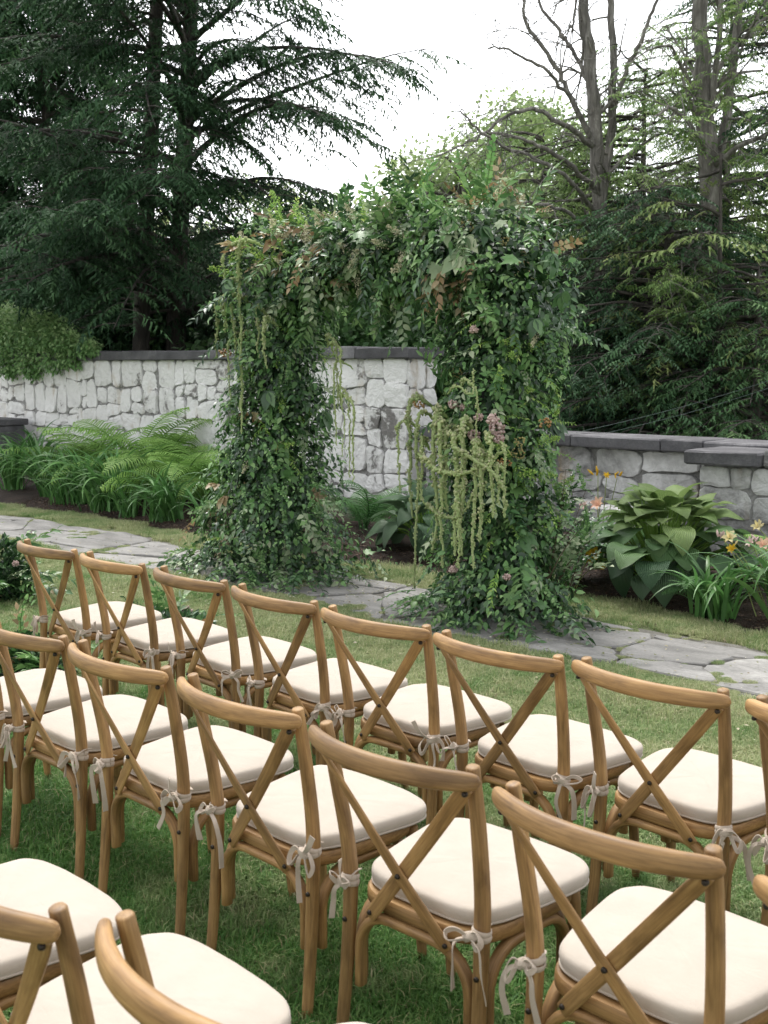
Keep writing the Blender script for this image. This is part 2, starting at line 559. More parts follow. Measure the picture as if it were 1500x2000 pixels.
def grass_material():
    m, N, L, b = newmat('grass')
    at = N.new('ShaderNodeAttribute'); at.attribute_name = 'rnd'
    g = N.new('ShaderNodeNewGeometry')
    n1 = noise(N, L, g.outputs['Position'], 1.6, 4, .65)
    n2 = noise(N, L, g.outputs['Position'], 9, 3, .6)
    fresh = ramp(N, [(0, (.065, .17, .035)), (.5, (.11, .25, .056)), (.9, (.185, .32, .09)), (1, (.44, .38, .22))])
    dry = ramp(N, [(0, (.22, .275, .12)), (.5, (.37, .42, .20)), (.8, (.48, .50, .28)), (1, (.60, .54, .36))])
    L.new(at.outputs['Fac'], fresh.inputs[0]); L.new(at.outputs['Fac'], dry.inputs[0])
    mm = N.new('ShaderNodeMath'); mm.operation = 'ADD'; L.new(n1.outputs[0], mm.inputs[0])
    m2 = N.new('ShaderNodeMath'); m2.operation = 'MULTIPLY_ADD'; L.new(n2.outputs[0], m2.inputs[0]); m2.inputs[1].default_value = .5; m2.inputs[2].default_value = -.25
    L.new(m2.outputs[0], mm.inputs[1])
    # sward drier towards the path; shade under the seats painted in as deeper green
    sx = N.new('ShaderNodeSeparateXYZ'); L.new(g.outputs['Position'], sx.inputs[0])
    yr = N.new('ShaderNodeMapRange'); yr.inputs[1].default_value = 2.2; yr.inputs[2].default_value = 4.2; yr.inputs[3].default_value = -.14; yr.inputs[4].default_value = .13
    L.new(sx.outputs[1], yr.inputs[0])
    m3 = N.new('ShaderNodeMath'); m3.operation = 'ADD'; L.new(mm.outputs[0], m3.inputs[0]); L.new(yr.outputs[0], m3.inputs[1])
    rr = N.new('ShaderNodeMapRange'); rr.inputs[1].default_value = .38; rr.inputs[2].default_value = .68; L.new(m3.outputs[0], rr.inputs[0])
    c = mixc(N, L, rr.outputs[0], fresh.outputs[0], dry.outputs[0])
    L.new(c, b.inputs['Base Color']); b.inputs['Roughness'].default_value = .55; b.inputs['Specular IOR Level'].default_value = .3
    t = N.new('ShaderNodeBsdfTranslucent'); L.new(c, t.inputs['Color'])
    mx = N.new('ShaderNodeMixShader'); mx.inputs[0].default_value = .35
    L.new(b.outputs[0], mx.inputs[1]); L.new(t.outputs[0], mx.inputs[2]); L.new(mx.outputs[0], N['Material Output'].inputs['Surface'])
    return m
grass_mat = grass_material()

def instancer(name, pts, rot, sca, tiles, **props):
    me = bpy.data.meshes.new(name)
    me.vertices.add(len(pts)); me.vertices.foreach_set('co', np.asarray(pts, np.float32).ravel())
    a = me.attributes.new('rot', 'FLOAT_VECTOR', 'POINT'); a.data.foreach_set('vector', np.asarray(rot, np.float32).ravel())
    a = me.attributes.new('sca', 'FLOAT', 'POINT'); a.data.foreach_set('value', np.asarray(sca, np.float32))
    o = link(name, me, None, None, **props)
    ng = bpy.data.node_groups.new(name, 'GeometryNodeTree')
    ng.interface.new_socket('Geometry', in_out='INPUT', socket_type='NodeSocketGeometry')
    ng.interface.new_socket('Geometry', in_out='OUTPUT', socket_type='NodeSocketGeometry')
    N, L = ng.nodes, ng.links
    gi = N.new('NodeGroupInput'); go = N.new('NodeGroupOutput')
    iop = N.new('GeometryNodeInstanceOnPoints'); iop.inputs['Pick Instance'].default_value = True
    jn = N.new('GeometryNodeJoinGeometry')
    for t in tiles:
        oi = N.new('GeometryNodeObjectInfo'); oi.inputs['Object'].default_value = t; oi.inputs['As Instance'].default_value = False
        g2i = N.new('GeometryNodeGeometryToInstance'); L.new(oi.outputs['Geometry'], g2i.inputs[0]); L.new(g2i.outputs[0], jn.inputs[0])
    L.new(jn.outputs[0], iop.inputs['Instance'])
    L.new(gi.outputs[0], iop.inputs['Points'])
    r = N.new('GeometryNodeInputNamedAttribute'); r.data_type = 'FLOAT_VECTOR'; r.inputs['Name'].default_value = 'rot'
    s_ = N.new('GeometryNodeInputNamedAttribute'); s_.data_type = 'FLOAT'; s_.inputs['Name'].default_value = 'sca'
    e2r = N.new('FunctionNodeEulerToRotation'); L.new(r.outputs[0], e2r.inputs[0]); L.new(e2r.outputs[0], iop.inputs['Rotation'])
    L.new(s_.outputs[0], iop.inputs['Scale'])
    L.new(iop.outputs[0], go.inputs[0])
    md = o.modifiers.new('tufts', 'NODES'); md.node_group = ng
    return o

tiles = []
for k in range(6):
    t = bpy.data.objects.new('grass_tuft', grass_tile(900, .15, .016 + .004 * (k % 3), .046 + .008 * (k % 3), 50 + k))
    t.data.materials.append(grass_mat); tiles.append(t)

def in_polys(x, y, polys, grow=0.0):
    ins = np.zeros(len(x), bool)
    for p in polys:
        c = p.mean(0); q = c + (p - c) * (1 + grow)
        near = (np.abs(x - c[0]) < 1) & (np.abs(y - c[1]) < 1) & ~ins
        if not near.any(): continue
        xi, yi = x[near], y[near]; r = np.zeros(len(xi), bool); k = len(q)
        for a in range(k):
            (x1, y1), (x2, y2) = q[a], q[(a + 1) % k]
            cr = ((y1 > yi) != (y2 > yi)) & (xi < (x2 - x1) * (yi - y1) / (y2 - y1 + 1e-12) + x1)
            r ^= cr
        ins[near] |= r
    return ins

gx, gy = np.meshgrid(np.arange(-17, 3.0, .125), np.arange(-.6, 7.1, .125), indexing='ij')
gx = gx.ravel() + rs.uniform(-.06, .06, gx.size); gy = gy.ravel() + rs.uniform(-.06, .06, gy.size)
ok = ((gy < path_lo(gx) - .09) | ((gy > path_hi(gx) + .16) & (gy < bed_edge(gx) - .12)))
P = np.stack([gx, gy, np.zeros_like(gx)], -1)[ok]; P = P[in_view(P, 900)]
g1 = rs.uniform(.8, 1.1, len(P)) * (1 + .3 * (np.sin(P[:, 0] * 4.1 + 2 * np.sin(P[:, 1] * 2.3)) * np.sin(P[:, 1] * 5.3 + P[:, 0]) > .45))
# small tufts growing in the joints and along the edges of the flags
n = 20000
tx = rs.uniform(-16.5, 1, n); ty = rs.uniform(5.35, 6.6, n)
free = ~in_polys(tx, ty, path_polys, -.02)
patch = (np.sin(tx * 2.3 + ty * 5) + np.sin(tx * 5.1 - ty * 3 + 2) + .8 * np.sin(tx * 11 + ty * 9))
dens = patch > rs.uniform(-.9, 1.9, n)
free |= (patch > 1.55) & (rs.rand(n) < .3)      # turf creeping over the slabs
tP = np.stack([tx, ty, np.full(n, .012)], -1)[free & dens]; tP = tP[in_view(tP, 500)]
g2 = rs.uniform(.12, .34, len(tP))
P = np.concatenate([P, tP]); g1 = np.concatenate([g1, g2])
rot = np.stack([np.zeros(len(P)), np.zeros(len(P)), rs.uniform(0, 6.28, len(P))], -1)
instancer('grass', P, rot, g1, tiles, kind='stuff', label='short mown lawn grass around the chairs and along the path', category='grass')

# clippings and petals dropped on the flags and the turf round the arch
def litter():
    n = 1500
    x = np.where(rs.rand(n) < .6, rs.normal(-5.9, 1.5, n), rs.uniform(-10, -1.5, n)); y = np.where(rs.rand(n) < .75, rs.uniform(5.4, 6.5, n), rs.uniform(4.3, 6.9, n))
    P = np.stack([x, y, np.where((y > 5.45) & (y < 6.45), .030, .042) + rs.uniform(0, .006, n)], -1); P = P[in_view(P)]; n = len(P)
    T = np.array([[0, 0, 0], [-.3, .5, .12], [0, 1, .03], [.3, .5, .15]]); F = np.array([[0, 1, 2], [0, 2, 3]])
    d = unit(np.stack([rs.normal(size=n), rs.normal(size=n), rs.normal(0, .1, n)], -1)); nh = unit(np.stack([rs.normal(0, .25, n), rs.normal(0, .25, n), np.ones(n)], -1))
    return leaf_mesh('fallen_leaves', *scatter(T, F, P, basis(d, nh), rs.uniform(.008, .032, n)))
link('fallen_leaves', litter(), leafmat('fallen_leaf', [(.10, .12, .05), (.20, .20, .10), (.34, .30, .20), (.5, .47, .38), (.16, .11, .06)], .7, .1, .3, 0),
     kind='stuff', label='small fallen leaves and petals on the flagstones round the arch', category='leaf litter')

# ------------------------------------------------------------------ walls
def wall_material(name, white, mid, dark, lo, hi, ochre=.5):
    m, N, L, b = newmat(name)
    g = N.new('ShaderNodeNewGeometry'); oi = N.new('ShaderNodeObjectInfo')
    pos = g.outputs['Position']
    n1 = noise(N, L, vmath(N, L, pos, (1.6, 1.6, 1.9)), 1, 6, .62, .6)
    n2 = noise(N, L, pos, 14, 6, .7, .4)
    n3 = noise(N, L, vmath(N, L, pos, (5, 5, 1.2)), 1, 4, .6)
    n4 = noise(N, L, pos, 2.6, 3, .5)
    ad = N.new('ShaderNodeMath'); ad.operation = 'MULTIPLY_ADD'; L.new(oi.outputs['Random'], ad.inputs[0]); ad.inputs[1].default_value = .22
    L.new(n1.outputs[0], ad.inputs[2])
    a2 = N.new('ShaderNodeMath'); a2.operation = 'MULTIPLY_ADD'; L.new(n2.outputs[0], a2.inputs[0]); a2.inputs[1].default_value = .35
    L.new(ad.outputs[0], a2.inputs[2])
    r = ramp(N, [(lo, white), ((lo + hi) / 2, mid), (hi, dark)])
    L.new(a2.outputs[0], r.inputs[0])
    oc = ramp(N, [(.54, (0, 0, 0)), (.68, (ochre, ochre, ochre))]); L.new(n4.outputs[0], oc.inputs[0])
    st = ramp(N, [(.50, (0, 0, 0)), (.70, (1, 1, 1))]); L.new(n3.outputs[0], st.inputs[0])
    oc2 = mixc(N, L, 1.0, oc.outputs[0], st.outputs[0], 'MULTIPLY')
    c = mixc(N, L, oc2, r.outputs[0], (.34, .24, .12))
    L.new(c, b.inputs['Base Color']); b.inputs['Roughness'].default_value = .85
    n5 = noise(N, L, pos, 6.5, 5, .6, 1.2)
    bump(N, L, b, mixc(N, L, .55, n5.outputs[0], n2.outputs[0]), 1.0, .05)
    return m
white_wall = wall_material('whitewashed_stone', (.80, .79, .775), (.70, .69, .675), (.20, .19, .18), .80, 1.08, 1.0)
grey_wall = wall_material('grey_stone', (.66, .655, .645), (.44, .435, .425), (.15, .147, .143), .62, 1.0, .8)
m, N, L, b = newmat('old_mortar')
g = N.new('ShaderNodeNewGeometry'); nn = noise(N, L, g.outputs['Position'], 20, 5, .65)
r = ramp(N, [(.35, (.16, .155, .15)), (.7, (.36, .355, .345))]); L.new(nn.outputs[0], r.inputs[0]); L.new(r.outputs[0], b.inputs['Base Color'])
b.inputs['Roughness'].default_value = .95; bump(N, L, b, nn.outputs[0], .8, .02)
mortar = m
def coping_material():
    m, N, L, b = newmat('coping_stone')
    g = N.new('ShaderNodeNewGeometry'); oi = N.new('ShaderNodeObjectInfo')
    n1 = noise(N, L, g.outputs['Position'], 3, 5, .6); n2 = noise(N, L, g.outputs['Position'], 55, 5, .7)
    r = ramp(N, [(.3, (.055, .053, .058)), (.55, (.10, .098, .104)), (.75, (.19, .186, .19))]); L.new(n1.outputs[0], r.inputs[0])
    mr = N.new('ShaderNodeMapRange'); mr.inputs[3].default_value = .8; mr.inputs[4].default_value = 1.25; L.new(oi.outputs['Random'], mr.inputs[0])
    hs = N.new('ShaderNodeHueSaturation'); L.new(r.outputs[0], hs.inputs['Color']); L.new(mr.outputs[0], hs.inputs['Value'])
    L.new(mixc(N, L, .5, hs.outputs[0], n2.outputs[0], 'OVERLAY'), b.inputs['Base Color'])
    b.inputs['Roughness'].default_value = .85; bump(N, L, b, mixc(N, L, .6, n1.outputs[0], n2.outputs[0]), .8, .015)
    return m
coping = coping_material()

def box_mesh(x0, x1, y0, y1, z0, z1, bev=.012, jit=.004):
    """a bevelled, slightly uneven stone block"""
    V = []; F = []
    prof = [(z0, bev), (z0 + bev, 0), (z1 - bev, 0), (z1, bev)]
    nx = max(2, int((x1 - x0) / .22)); ny = max(2, int((y1 - y0) / .22))
    def loop(ins):
        a, b_, c_, d_ = x0 + ins, x1 - ins, y0 + ins, y1 - ins
        p = [(a + (b_ - a) * t / nx, c_) for t in range(nx)] + [(b_, c_ + (d_ - c_) * t / ny) for t in range(ny)]
        p += [(b_ - (b_ - a) * t / nx, d_) for t in range(nx)] + [(a, d_ - (d_ - c_) * t / ny) for t in range(ny)]
        return p
    k = 2 * (nx + ny)
    for z, ins in prof:
        for p in loop(ins): V.append((p[0] + rs.uniform(-jit, jit), p[1] + rs.uniform(-jit, jit), z + rs.uniform(-jit, jit) * .5))
    for r_ in range(3):
        for a_ in range(k): F.append((r_ * k + a_, r_ * k + (a_ + 1) % k, (r_ + 1) * k + (a_ + 1) % k, (r_ + 1) * k + a_))
    F.append(tuple(range(k - 1, -1, -1))); F.append(tuple(range(3 * k, 4 * k)))
    me = bpy.data.meshes.new('block'); me.from_pydata(V, [], F); me.update()
    return me

def blocks(x0, x1, y0, y1, w, h, out, depth=0):
    """split a wall face into stones of uneven size"""
    W, H = x1 - x0, y1 - y0
    wm, hm = w * rs.uniform(.8, 1.7), h * rs.uniform(.8, 1.6)
    if W <= wm and H <= hm or depth > 14: out.append((x0, x1, y0, y1)); return
    if W / w > H / h * rs.uniform(.6, 1.4):
        m = x0 + W * (rs.uniform(.36, .64) if W < 4 * w else rs.uniform(.42, .58)); blocks(x0, m, y0, y1, w, h, out, depth + 1); blocks(m, x1, y0, y1, w, h, out, depth + 1)
    else:
        m = y0 + H * rs.uniform(.36, .64); blocks(x0, x1, y0, m, w, h, out, depth + 1); blocks(x0, x1, m, y1, w, h, out, depth + 1)

def warp(p, box, amp):
    """bend the straight joints; the outer edge of the face stays put"""
    x, y = p[:, 0], p[:, 1]
    e = np.clip(np.minimum.reduce([x - box[0], box[1] - x, y - box[2], box[3] - y]) / .12, 0, 1)
    dx = np.sin(x * 7.3 + y * 11.1) + .7 * np.sin(y * 19.7 - x * 5.1 + 1) + .5 * np.sin(x * 23 + y * 17)
    dy = np.sin(y * 8.9 - x * 9.7 + 2) + .7 * np.sin(x * 17.3 + y * 6.1) + .5 * np.sin(x * 29 - y * 21)
    return np.column_stack([x + amp * dx * e, y + amp * dy * e])

def stone_face(root, mat, x0, x1, z0, z1, rows, w, to3, gap=(.002, .006), jx=.5, jy=.055, vis=True):
    rects = []; blocks(x0, x1, z0, z1, w, (z1 - z0) / rows, rects)
    for q in rects:
        cut = rs.uniform(.0, .07, 4); cell = []
        for (cx, cy), (sx, sy), k_ in zip(((q[0], q[2]), (q[1], q[2]), (q[1], q[3]), (q[0], q[3])), ((1, 1), (-1, 1), (-1, -1), (1, -1)), cut):
            if k_ < .035: cell.append((cx, cy))
            elif (sx > 0) == (sy > 0): cell += [(cx, cy + sy * k_), (cx + sx * k_, cy)]
            else: cell += [(cx + sx * k_, cy), (cx, cy + sy * k_)]
        p = tidy(ccw(warp(np.array(cell), (x0, x1, z0, z1), .021)), rs.uniform(*gap), .010)
        if p is None: continue
        c = p.mean(0)
        if vis and not in_view(np.array(to3(c[0], c[1], 0)), 300): continue
        pr = rs.uniform(.012, .042); tl = rs.normal(0, .055, 2)
        me = slab(p, -.02, pr, .008, .008, lambda a, b, h, c=c, tl=tl: to3(a, b, h + ((a - c[0]) * tl[0] + (b - c[1]) * tl[1]) * (h > 0)), dome=rs.uniform(-.004, .010))
        link('stone', me, mat, root)

WY = 9.25
# tall whitewashed wall
W1 = thing('stone_wall', 'tall whitewashed rubble stone wall with dark coping behind the ferns', 'wall', (0, 0, 0))
link('wall_core', box_mesh(-19.6, -8.36, WY + .004, WY + .42, -.2, 1.80, .005, .001), mortar, W1)
stone_face(W1, white_wall, -19.5, -8.37, .05, 1.81, 5, .38, lambda a, b, h: (a, WY - h, b))
stone_face(W1, white_wall, WY - .02, WY + .44, .05, 1.81, 5, .33, lambda a, b, h: (-8.37 + h, a, b), jy=.04)
x = -19.6
while x < -8.9:
    w = min(rs.uniform(.95, 1.5), -8.27 - x)
    if -8.27 - (x + w) < .5: w = -8.27 - x
    if in_view(np.array([x + w, WY, 1.85]), 250):
        link('coping_stone', box_mesh(x, x + w - .012, WY - .12 + rs.uniform(-.012, .012), WY + .5, 1.800 + rs.uniform(-.003, .003), 1.93 + rs.uniform(-.012, .012), .014, .008), coping, W1)
    x += w
# low grey wall running on from it
W2 = thing('low_stone_wall', 'low grey stone wall with pale flat coping behind the large hosta', 'wall', (0, 0, 0))
link('wall_core', box_mesh(-8.2, -4.3, WY + .1, WY + .45, -.2, .93, .005, .001), mortar, W2)
stone_face(W2, grey_wall, -8.2, -4.35, .02, .94, 3, .56, lambda a, b, h: (a, WY + .09 - h, b), gap=(.004, .012))
x = -8.2
for w in (.95, 1.05, .98, .42, 1.0):
    x1 = x + w
    link('coping_stone', box_mesh(x, x1 - .012, WY - .06, WY + .55, .945, 1.055 + rs.uniform(-.006, .006), .012, .005), coping, W2)
    x = x1
# pier at the corner, standing forward of the low wall
W3 = thing('stone_pier', 'square stone pier with thick overhanging cap slab at the right edge', 'pier', (0, 0, 0))
PX0, PX1, PY0 = -4.53, -3.3, 8.62
link('pier_core', box_mesh(PX0 + .03, PX1, PY0 + .03, WY + .5, -.2, .90, .005, .001), mortar, W3)
stone_face(W3, grey_wall, PX0, PX1, .02, .905, 3, .42, lambda a, b, h: (a, PY0 + .03 - h, b), gap=(.004, .012), jy=.03)
stone_face(W3, grey_wall, PY0, WY + .1, .02, .905, 3, .36, lambda a, b, h: (PX0 + .03 - h, a, b), gap=(.004, .012), jy=.03)
link('cap_stone', box_mesh(PX0 - .09, -3.98, PY0 - .10, WY - .07, .91, 1.025, .014, .006), coping, W3)
link('cap_stone', box_mesh(-3.965, PX1 + .1, PY0 - .02, WY + .4, .91, 1.05, .014, .008), grey_wall, W3)
# stone ledge at the foot of the low wall
W4 = thing('stone_ledge', 'pale stone ledge at the foot of the low wall', 'ledge', (0, 0, 0))
for x0, x1, h in ((-7.4, -6.5, .42), (-6.49, -5.75, .46), (-5.74, -5.05, .43)):
    link('stone', box_mesh(x0, x1, 8.86, WY + .03, -.05, h, .02, .008), grey_wall, W4)
# dark plinth at the far left
p = at_y(16, 850, 8.75)
W5 = thing('stone_plinth', 'dark stone planter box against the wall at the left edge', 'planter', (p[0], 8.75, 0))
link('box', box_mesh(-.75, .06, -.2, .25, -.05, .80, .012, .004), coping, W5)
link('rim', box_mesh(-.8, .10, -.25, .3, .804, .90, .012, .004), coping, W5)

# ------------------------------------------------------------------ trees beyond the walls
def bark_material(name, cols, sc=1.0):
    m, N, L, b = newmat(name)
    g = N.new('ShaderNodeNewGeometry')
    n1 = noise(N, L, vmath(N, L, g.outputs['Position'], (14 * sc, 14 * sc, 3 * sc)), 1, 5, .65, .5)
    n2 = noise(N, L, g.outputs['Position'], 3, 3, .5)
    r = ramp(N, [(.32, cols[0]), (.52, cols[1]), (.72, cols[2])]); L.new(n1.outputs[0], r.inputs[0])
    r2 = ramp(N, [(.3, (.7, .7, .7)), (.7, (1.25, 1.25, 1.22))]); L.new(n2.outputs[0], r2.inputs[0])
    L.new(mixc(N, L, 1.0, r.outputs[0], r2.outputs[0], 'MULTIPLY'), b.inputs['Base Color'])
    b.inputs['Roughness'].default_value = .95; bump(N, L, b, n1.outputs[0], 1.0, .04)
    return m
bark = bark_material('hemlock_bark', [(.03, .027, .023), (.07, .062, .054), (.13, .117, .10)])
deadbark = bark_material('dead_bark', [(.085, .078, .07), (.18, .168, .152), (.36, .345, .32)])
needle_dark = leafmat('hemlock_needles', [(.009, .023, .013), (.016, .038, .020), (.026, .058, .029), (.046, .090, .044)], .65, .2, .2, .1)
needle_mid = leafmat('larch_needles', [(.045, .082, .032), (.075, .125, .046), (.11, .165, .064), (.16, .21, .09)], .6, .25, .25, .08)
needle_soft = leafmat('soft_needles', [(.020, .045, .022), (.032, .068, .032), (.050, .095, .044), (.08, .13, .06)], .65, .2, .2, .1)
needle_pale = leafmat('pale_needles', [(.07, .11, .045), (.10, .145, .06), (.14, .18, .075), (.19, .21, .10)], .6, .3, .25, .08)
broad_pale = leafmat('broad_leaves', [(.075, .115, .055), (.11, .155, .075), (.15, .195, .10), (.20, .235, .13)], .6, .45, .25, .1)  # leaves made paler: distant haze put into their colour
broad_dark = leafmat('dark_broad_leaves', [(.014, .036, .014), (.025, .058, .022), (.04, .082, .03), (.06, .11, .045)], .5, .25, .35, .1)

def spray_template(seed, k=9, droop=.3, wid=.26, fork=True):
    """feathery drooping conifer spray, about unit length along +y, made of needle-thick twiglets"""
    r = np.random.RandomState(seed); V, F = [], []
    def tri(a, b, c): F.append((len(V), len(V) + 1, len(V) + 2)); V.extend([a, b, c])
    def bent(t, x=0): return np.array([x, t, -droop * t * t - .35 * abs(x)])
    for i in range(k):
        for sg in (-1, 1):
            t = np.clip(.04 + .9 * (i + r.uniform(-.4, .4)) / (k - 1), .02, .98); L = wid * (1.1 - .7 * t) * r.uniform(.55, 1.2); w = r.uniform(.032, .058)
            fw = r.uniform(.5, 1.1); e = bent(t + L * fw, sg * L) + np.array([0, 0, r.normal(0, .03)])
            b0 = bent(t); m = (b0 + e) / 2 + np.array([0, 0, .03])
            px_ = np.array([0, w, 0])
            tri(b0 - px_, b0 + px_, e)
            if fork and L > .15:
                tri(m - px_ * .7, m + px_ * .7, m + np.array([sg * L * .55, L * r.uniform(-.05, .15), -.06 - .1 * r.rand()]))
    tri(bent(.86) - [.03, 0, 0], bent(.86) + [.03, 0, 0], bent(1.15))
    return np.array(V, float), np.array(F)
SPRAYS = [spray_template(1, 7), spray_template(2, 6, .45, .3), spray_template(3, 7, .2, .24)]
SPRAY_S = spray_template(4, 5, .3, .34, False)

def conifer(name, label, base, H, trunk, nb, zr, Lf, az_rng, mat, seed, rise=.25, droop=.35, sub=.22, spray=(.28, .5), every=.17, spr_droop=.5, tips=None, cat='tree', bk=None, sprs=None, keep=.9, minu=.15, vis=True, cull=1.0):
    """trunk: list of (dx,dy,z,r) offsets from base; Lf(h) -> branch length; az_rng(h) -> azimuth sampler"""
    r = np.random.RandomState(seed)
    root = thing(name, label, cat, tuple(base))
    base = np.asarray(base, float)
    TP = spline([(t[0], t[1], t[2]) for t in trunk], 8); TR = np.interp(np.linspace(0, 1, len(TP)), np.linspace(0, 1, len(trunk)), [t[3] for t in trunk])
    mb = MB(); tube(mb, TP, TR, 12, up=(0, 1, 0), jit=.07, rng=r)
    link('trunk', mb.mesh('trunk', True), bk or bark, root)
    paths, radii, pos, dirs, nrm, scl, rnd = [], [], [], [], [], [], []
    for q in range(nb):
        h = zr[0] + (zr[1] - zr[0]) * (q + r.rand()) / nb
        tp = np.array([np.interp(h, TP[:, 2], TP[:, 0]), np.interp(h, TP[:, 2], TP[:, 1]), h])
        az = az_rng(r, h); L = Lf(h) * r.uniform(.75, 1.1)
        if L < .3: continue
        rz = rise * r.uniform(.3, 1.5); dr = droop * r.uniform(.6, 1.4); bend = r.normal(0, .18)
        us = np.linspace(0, 1, 9)
        d2 = np.stack([np.cos(az + bend * us), np.sin(az + bend * us)], -1)
        P = np.column_stack([tp[:2] + d2 * (L * us)[:, None], tp[2] + L * (rz * us - dr * us ** 2) + .02 * np.sin(us * 9 + q)])
        paths.append(P); radii.append(np.interp(us, [0, 1], [.012 + .011 * L, .004]))
        m = max(3, int(L / sub))
        for k_ in range(m):
            u = minu + (1 - minu) * (k_ + r.rand()) / m
            p0 = np.array([np.interp(u, us, P[:, i]) for i in range(3)])
            sg = 1 if k_ % 2 else -1
            a2 = az + bend * u + sg * r.uniform(.55, 1.05)
            l2 = min(1.5, (.42 * L * (1.08 - u) + .18)) * r.uniform(.6, 1.15)
            n3 = max(2, int(l2 / every))
            vs_ = np.linspace(0, 1, 5)
            dz = r.uniform(-.05, .12); dd = r.uniform(.2, .55)
            Q = np.column_stack([p0[0] + np.cos(a2) * l2 * vs_, p0[1] + np.sin(a2) * l2 * vs_, p0[2] + l2 * (dz * vs_ - dd * vs_ ** 2)])
            paths.append(Q); radii.append(np.interp(vs_, [0, 1], [.008, .0025]))
            for e in range(n3 + 1):
                if r.rand() > keep: continue
                v = (e + r.rand() * .6) / (n3 + .3)
                pp = np.array([np.interp(v, vs_, Q[:, i]) for i in range(3)])
                sg2 = 1 if e % 2 else -1
                a3 = a2 + sg2 * r.uniform(.2, .85) * (e < n3)
                pos.append(pp); dirs.append((math.cos(a3), math.sin(a3), -spr_droop * r.uniform(.2, 1.2)))
                nrm.append((r.normal(0, .25), r.normal(0, .25), 1)); scl.append(r.uniform(*spray)); rnd.append(r.rand() * .75 + .25 * (u if u < 1 else 1))  # value rises towards branch tips: inner crown shading put into the colour
    V, F = tubes_np(paths, radii, 5)
    link('branches', mesh_np('branches', V, F, smooth=True), bk or bark, root)
    pos, dirs, nrm = np.array(pos), np.array(dirs), np.array(nrm); scl = np.array(scl); rnd = np.array(rnd)
    back = (pos[:, :2] @ np.array([-math.sin(YAW), math.cos(YAW)])) > .5      # far side of the crown, hidden by the near one
    k_ = ~back | (r.rand(len(pos)) < cull); pos, dirs, nrm, scl, rnd = pos[k_], dirs[k_], nrm[k_], scl[k_], rnd[k_]
    if vis:
        k_ = in_view(pos + base, 220); pos, dirs, nrm, scl, rnd = pos[k_], dirs[k_], nrm[k_], scl[k_], rnd[k_]
    pk = r.randint(0, 3, len(pos)); Bm = basis(dirs, nrm)
    V, F, R = join_vf([scatter(*SPRAYS[q], pos[pk == q], Bm[pk == q], scl[pk == q], rnd[pk == q]) for q in range(3)])
    print(name, 'tris', len(F))
    link('crown', leaf_mesh('crown', V, F, R), mat, root, kind='stuff')
    return root

anyaz = lambda r, h: r.uniform(0, 2 * math.pi)
CR = math.atan2(*_u[::-1])            # azimuth of "right" in the photo
def side(c, w): return lambda r, h: CR + c + r.normal(0, w)

# two-trunked hemlock with open limbs reaching right
D = 19.5
b0 = at_d(262, 715, D); b0[2] = -.35
top = at_d(322, -160, D)
conifer('hemlock_tree', 'tall hemlock with slim dark trunk, left of the two bare trunks', b0, 10.5,
        [(0, 0, 0, .17), ((top - b0)[0] * .25, (top - b0)[1] * .25, 3.2, .145), ((top - b0)[0] * .6, (top - b0)[1] * .6, 6.4, .125), ((top - b0)[0], (top - b0)[1], 10.4, .09)],
        64, (2.4, 10), lambda h: 1.9, anyaz, needle_dark, 11, .2, .34, .24, keep=.85, minu=.35, spray=(.32, .54))
b1 = at_d(338, 715, D + .3); b1[2] = -.35
top = at_d(388, -160, D + .3); dv = top - b1
conifer('hemlock_tree', 'tall hemlock with straight trunk and long open limbs reaching right over the sky', b1, 10.5,
        [(0, 0, 0, .20), (dv[0] * .15, dv[1] * .15, 3.2, .165), (dv[0] * .55, dv[1] * .55, 6.4, .14), (dv[0], dv[1], 10.4, .10)],
        64, (2.8, 10.4), lambda h: 4.6 - .05 * max(0, h - 4), side(.1, .6), needle_dark, 12, .34, .32, .27, keep=.9, minu=.25, every=.14, spray=(.32, .56))
# dense hemlocks filling the left
for k, (px, D, Hh, nb, Lm, z0, lab) in enumerate([
        (10, 26.0, 13.0, 165, 3.8, 1.4, 'dense dark hemlock filling the left edge above the climbing shrub'),
        (105, 24.5, 12.5, 150, 2.7, 1.4, 'dense dark hemlock between the left edge and the bare trunks'),
        (395, 21.5, 4.8, 120, 2.8, .9, 'low dark hemlock behind the left end of the arch'),
        (-60, 25.0, 6.0, 90, 2.8, 1.2, 'low bushy hemlock with drooping lighter sprays at the left edge'),
        (225, 21.5, 5.4, 150, 2.6, 1.4, 'low spreading hemlock whose tips hang over the white wall')]):
    b0 = at_d(px, 715, D); b0[2] = -.35
    conifer('hemlock_tree', lab, b0, Hh, [(0, 0, 0, .2), (.05, 0, Hh * .5, .11), (0, .05, Hh, .02)], nb, (z0, Hh - .2),
            lambda h, Hh=Hh, Lm=Lm: Lm * (1.0 - (.35 if Hh > 8 else .62) * (h / Hh) ** 1.6), anyaz, needle_dark, 20 + k, .12, .45, .19, keep=.97, spr_droop=.75, every=.14, minu=.25, spray=(.36, .64), cull=.6)

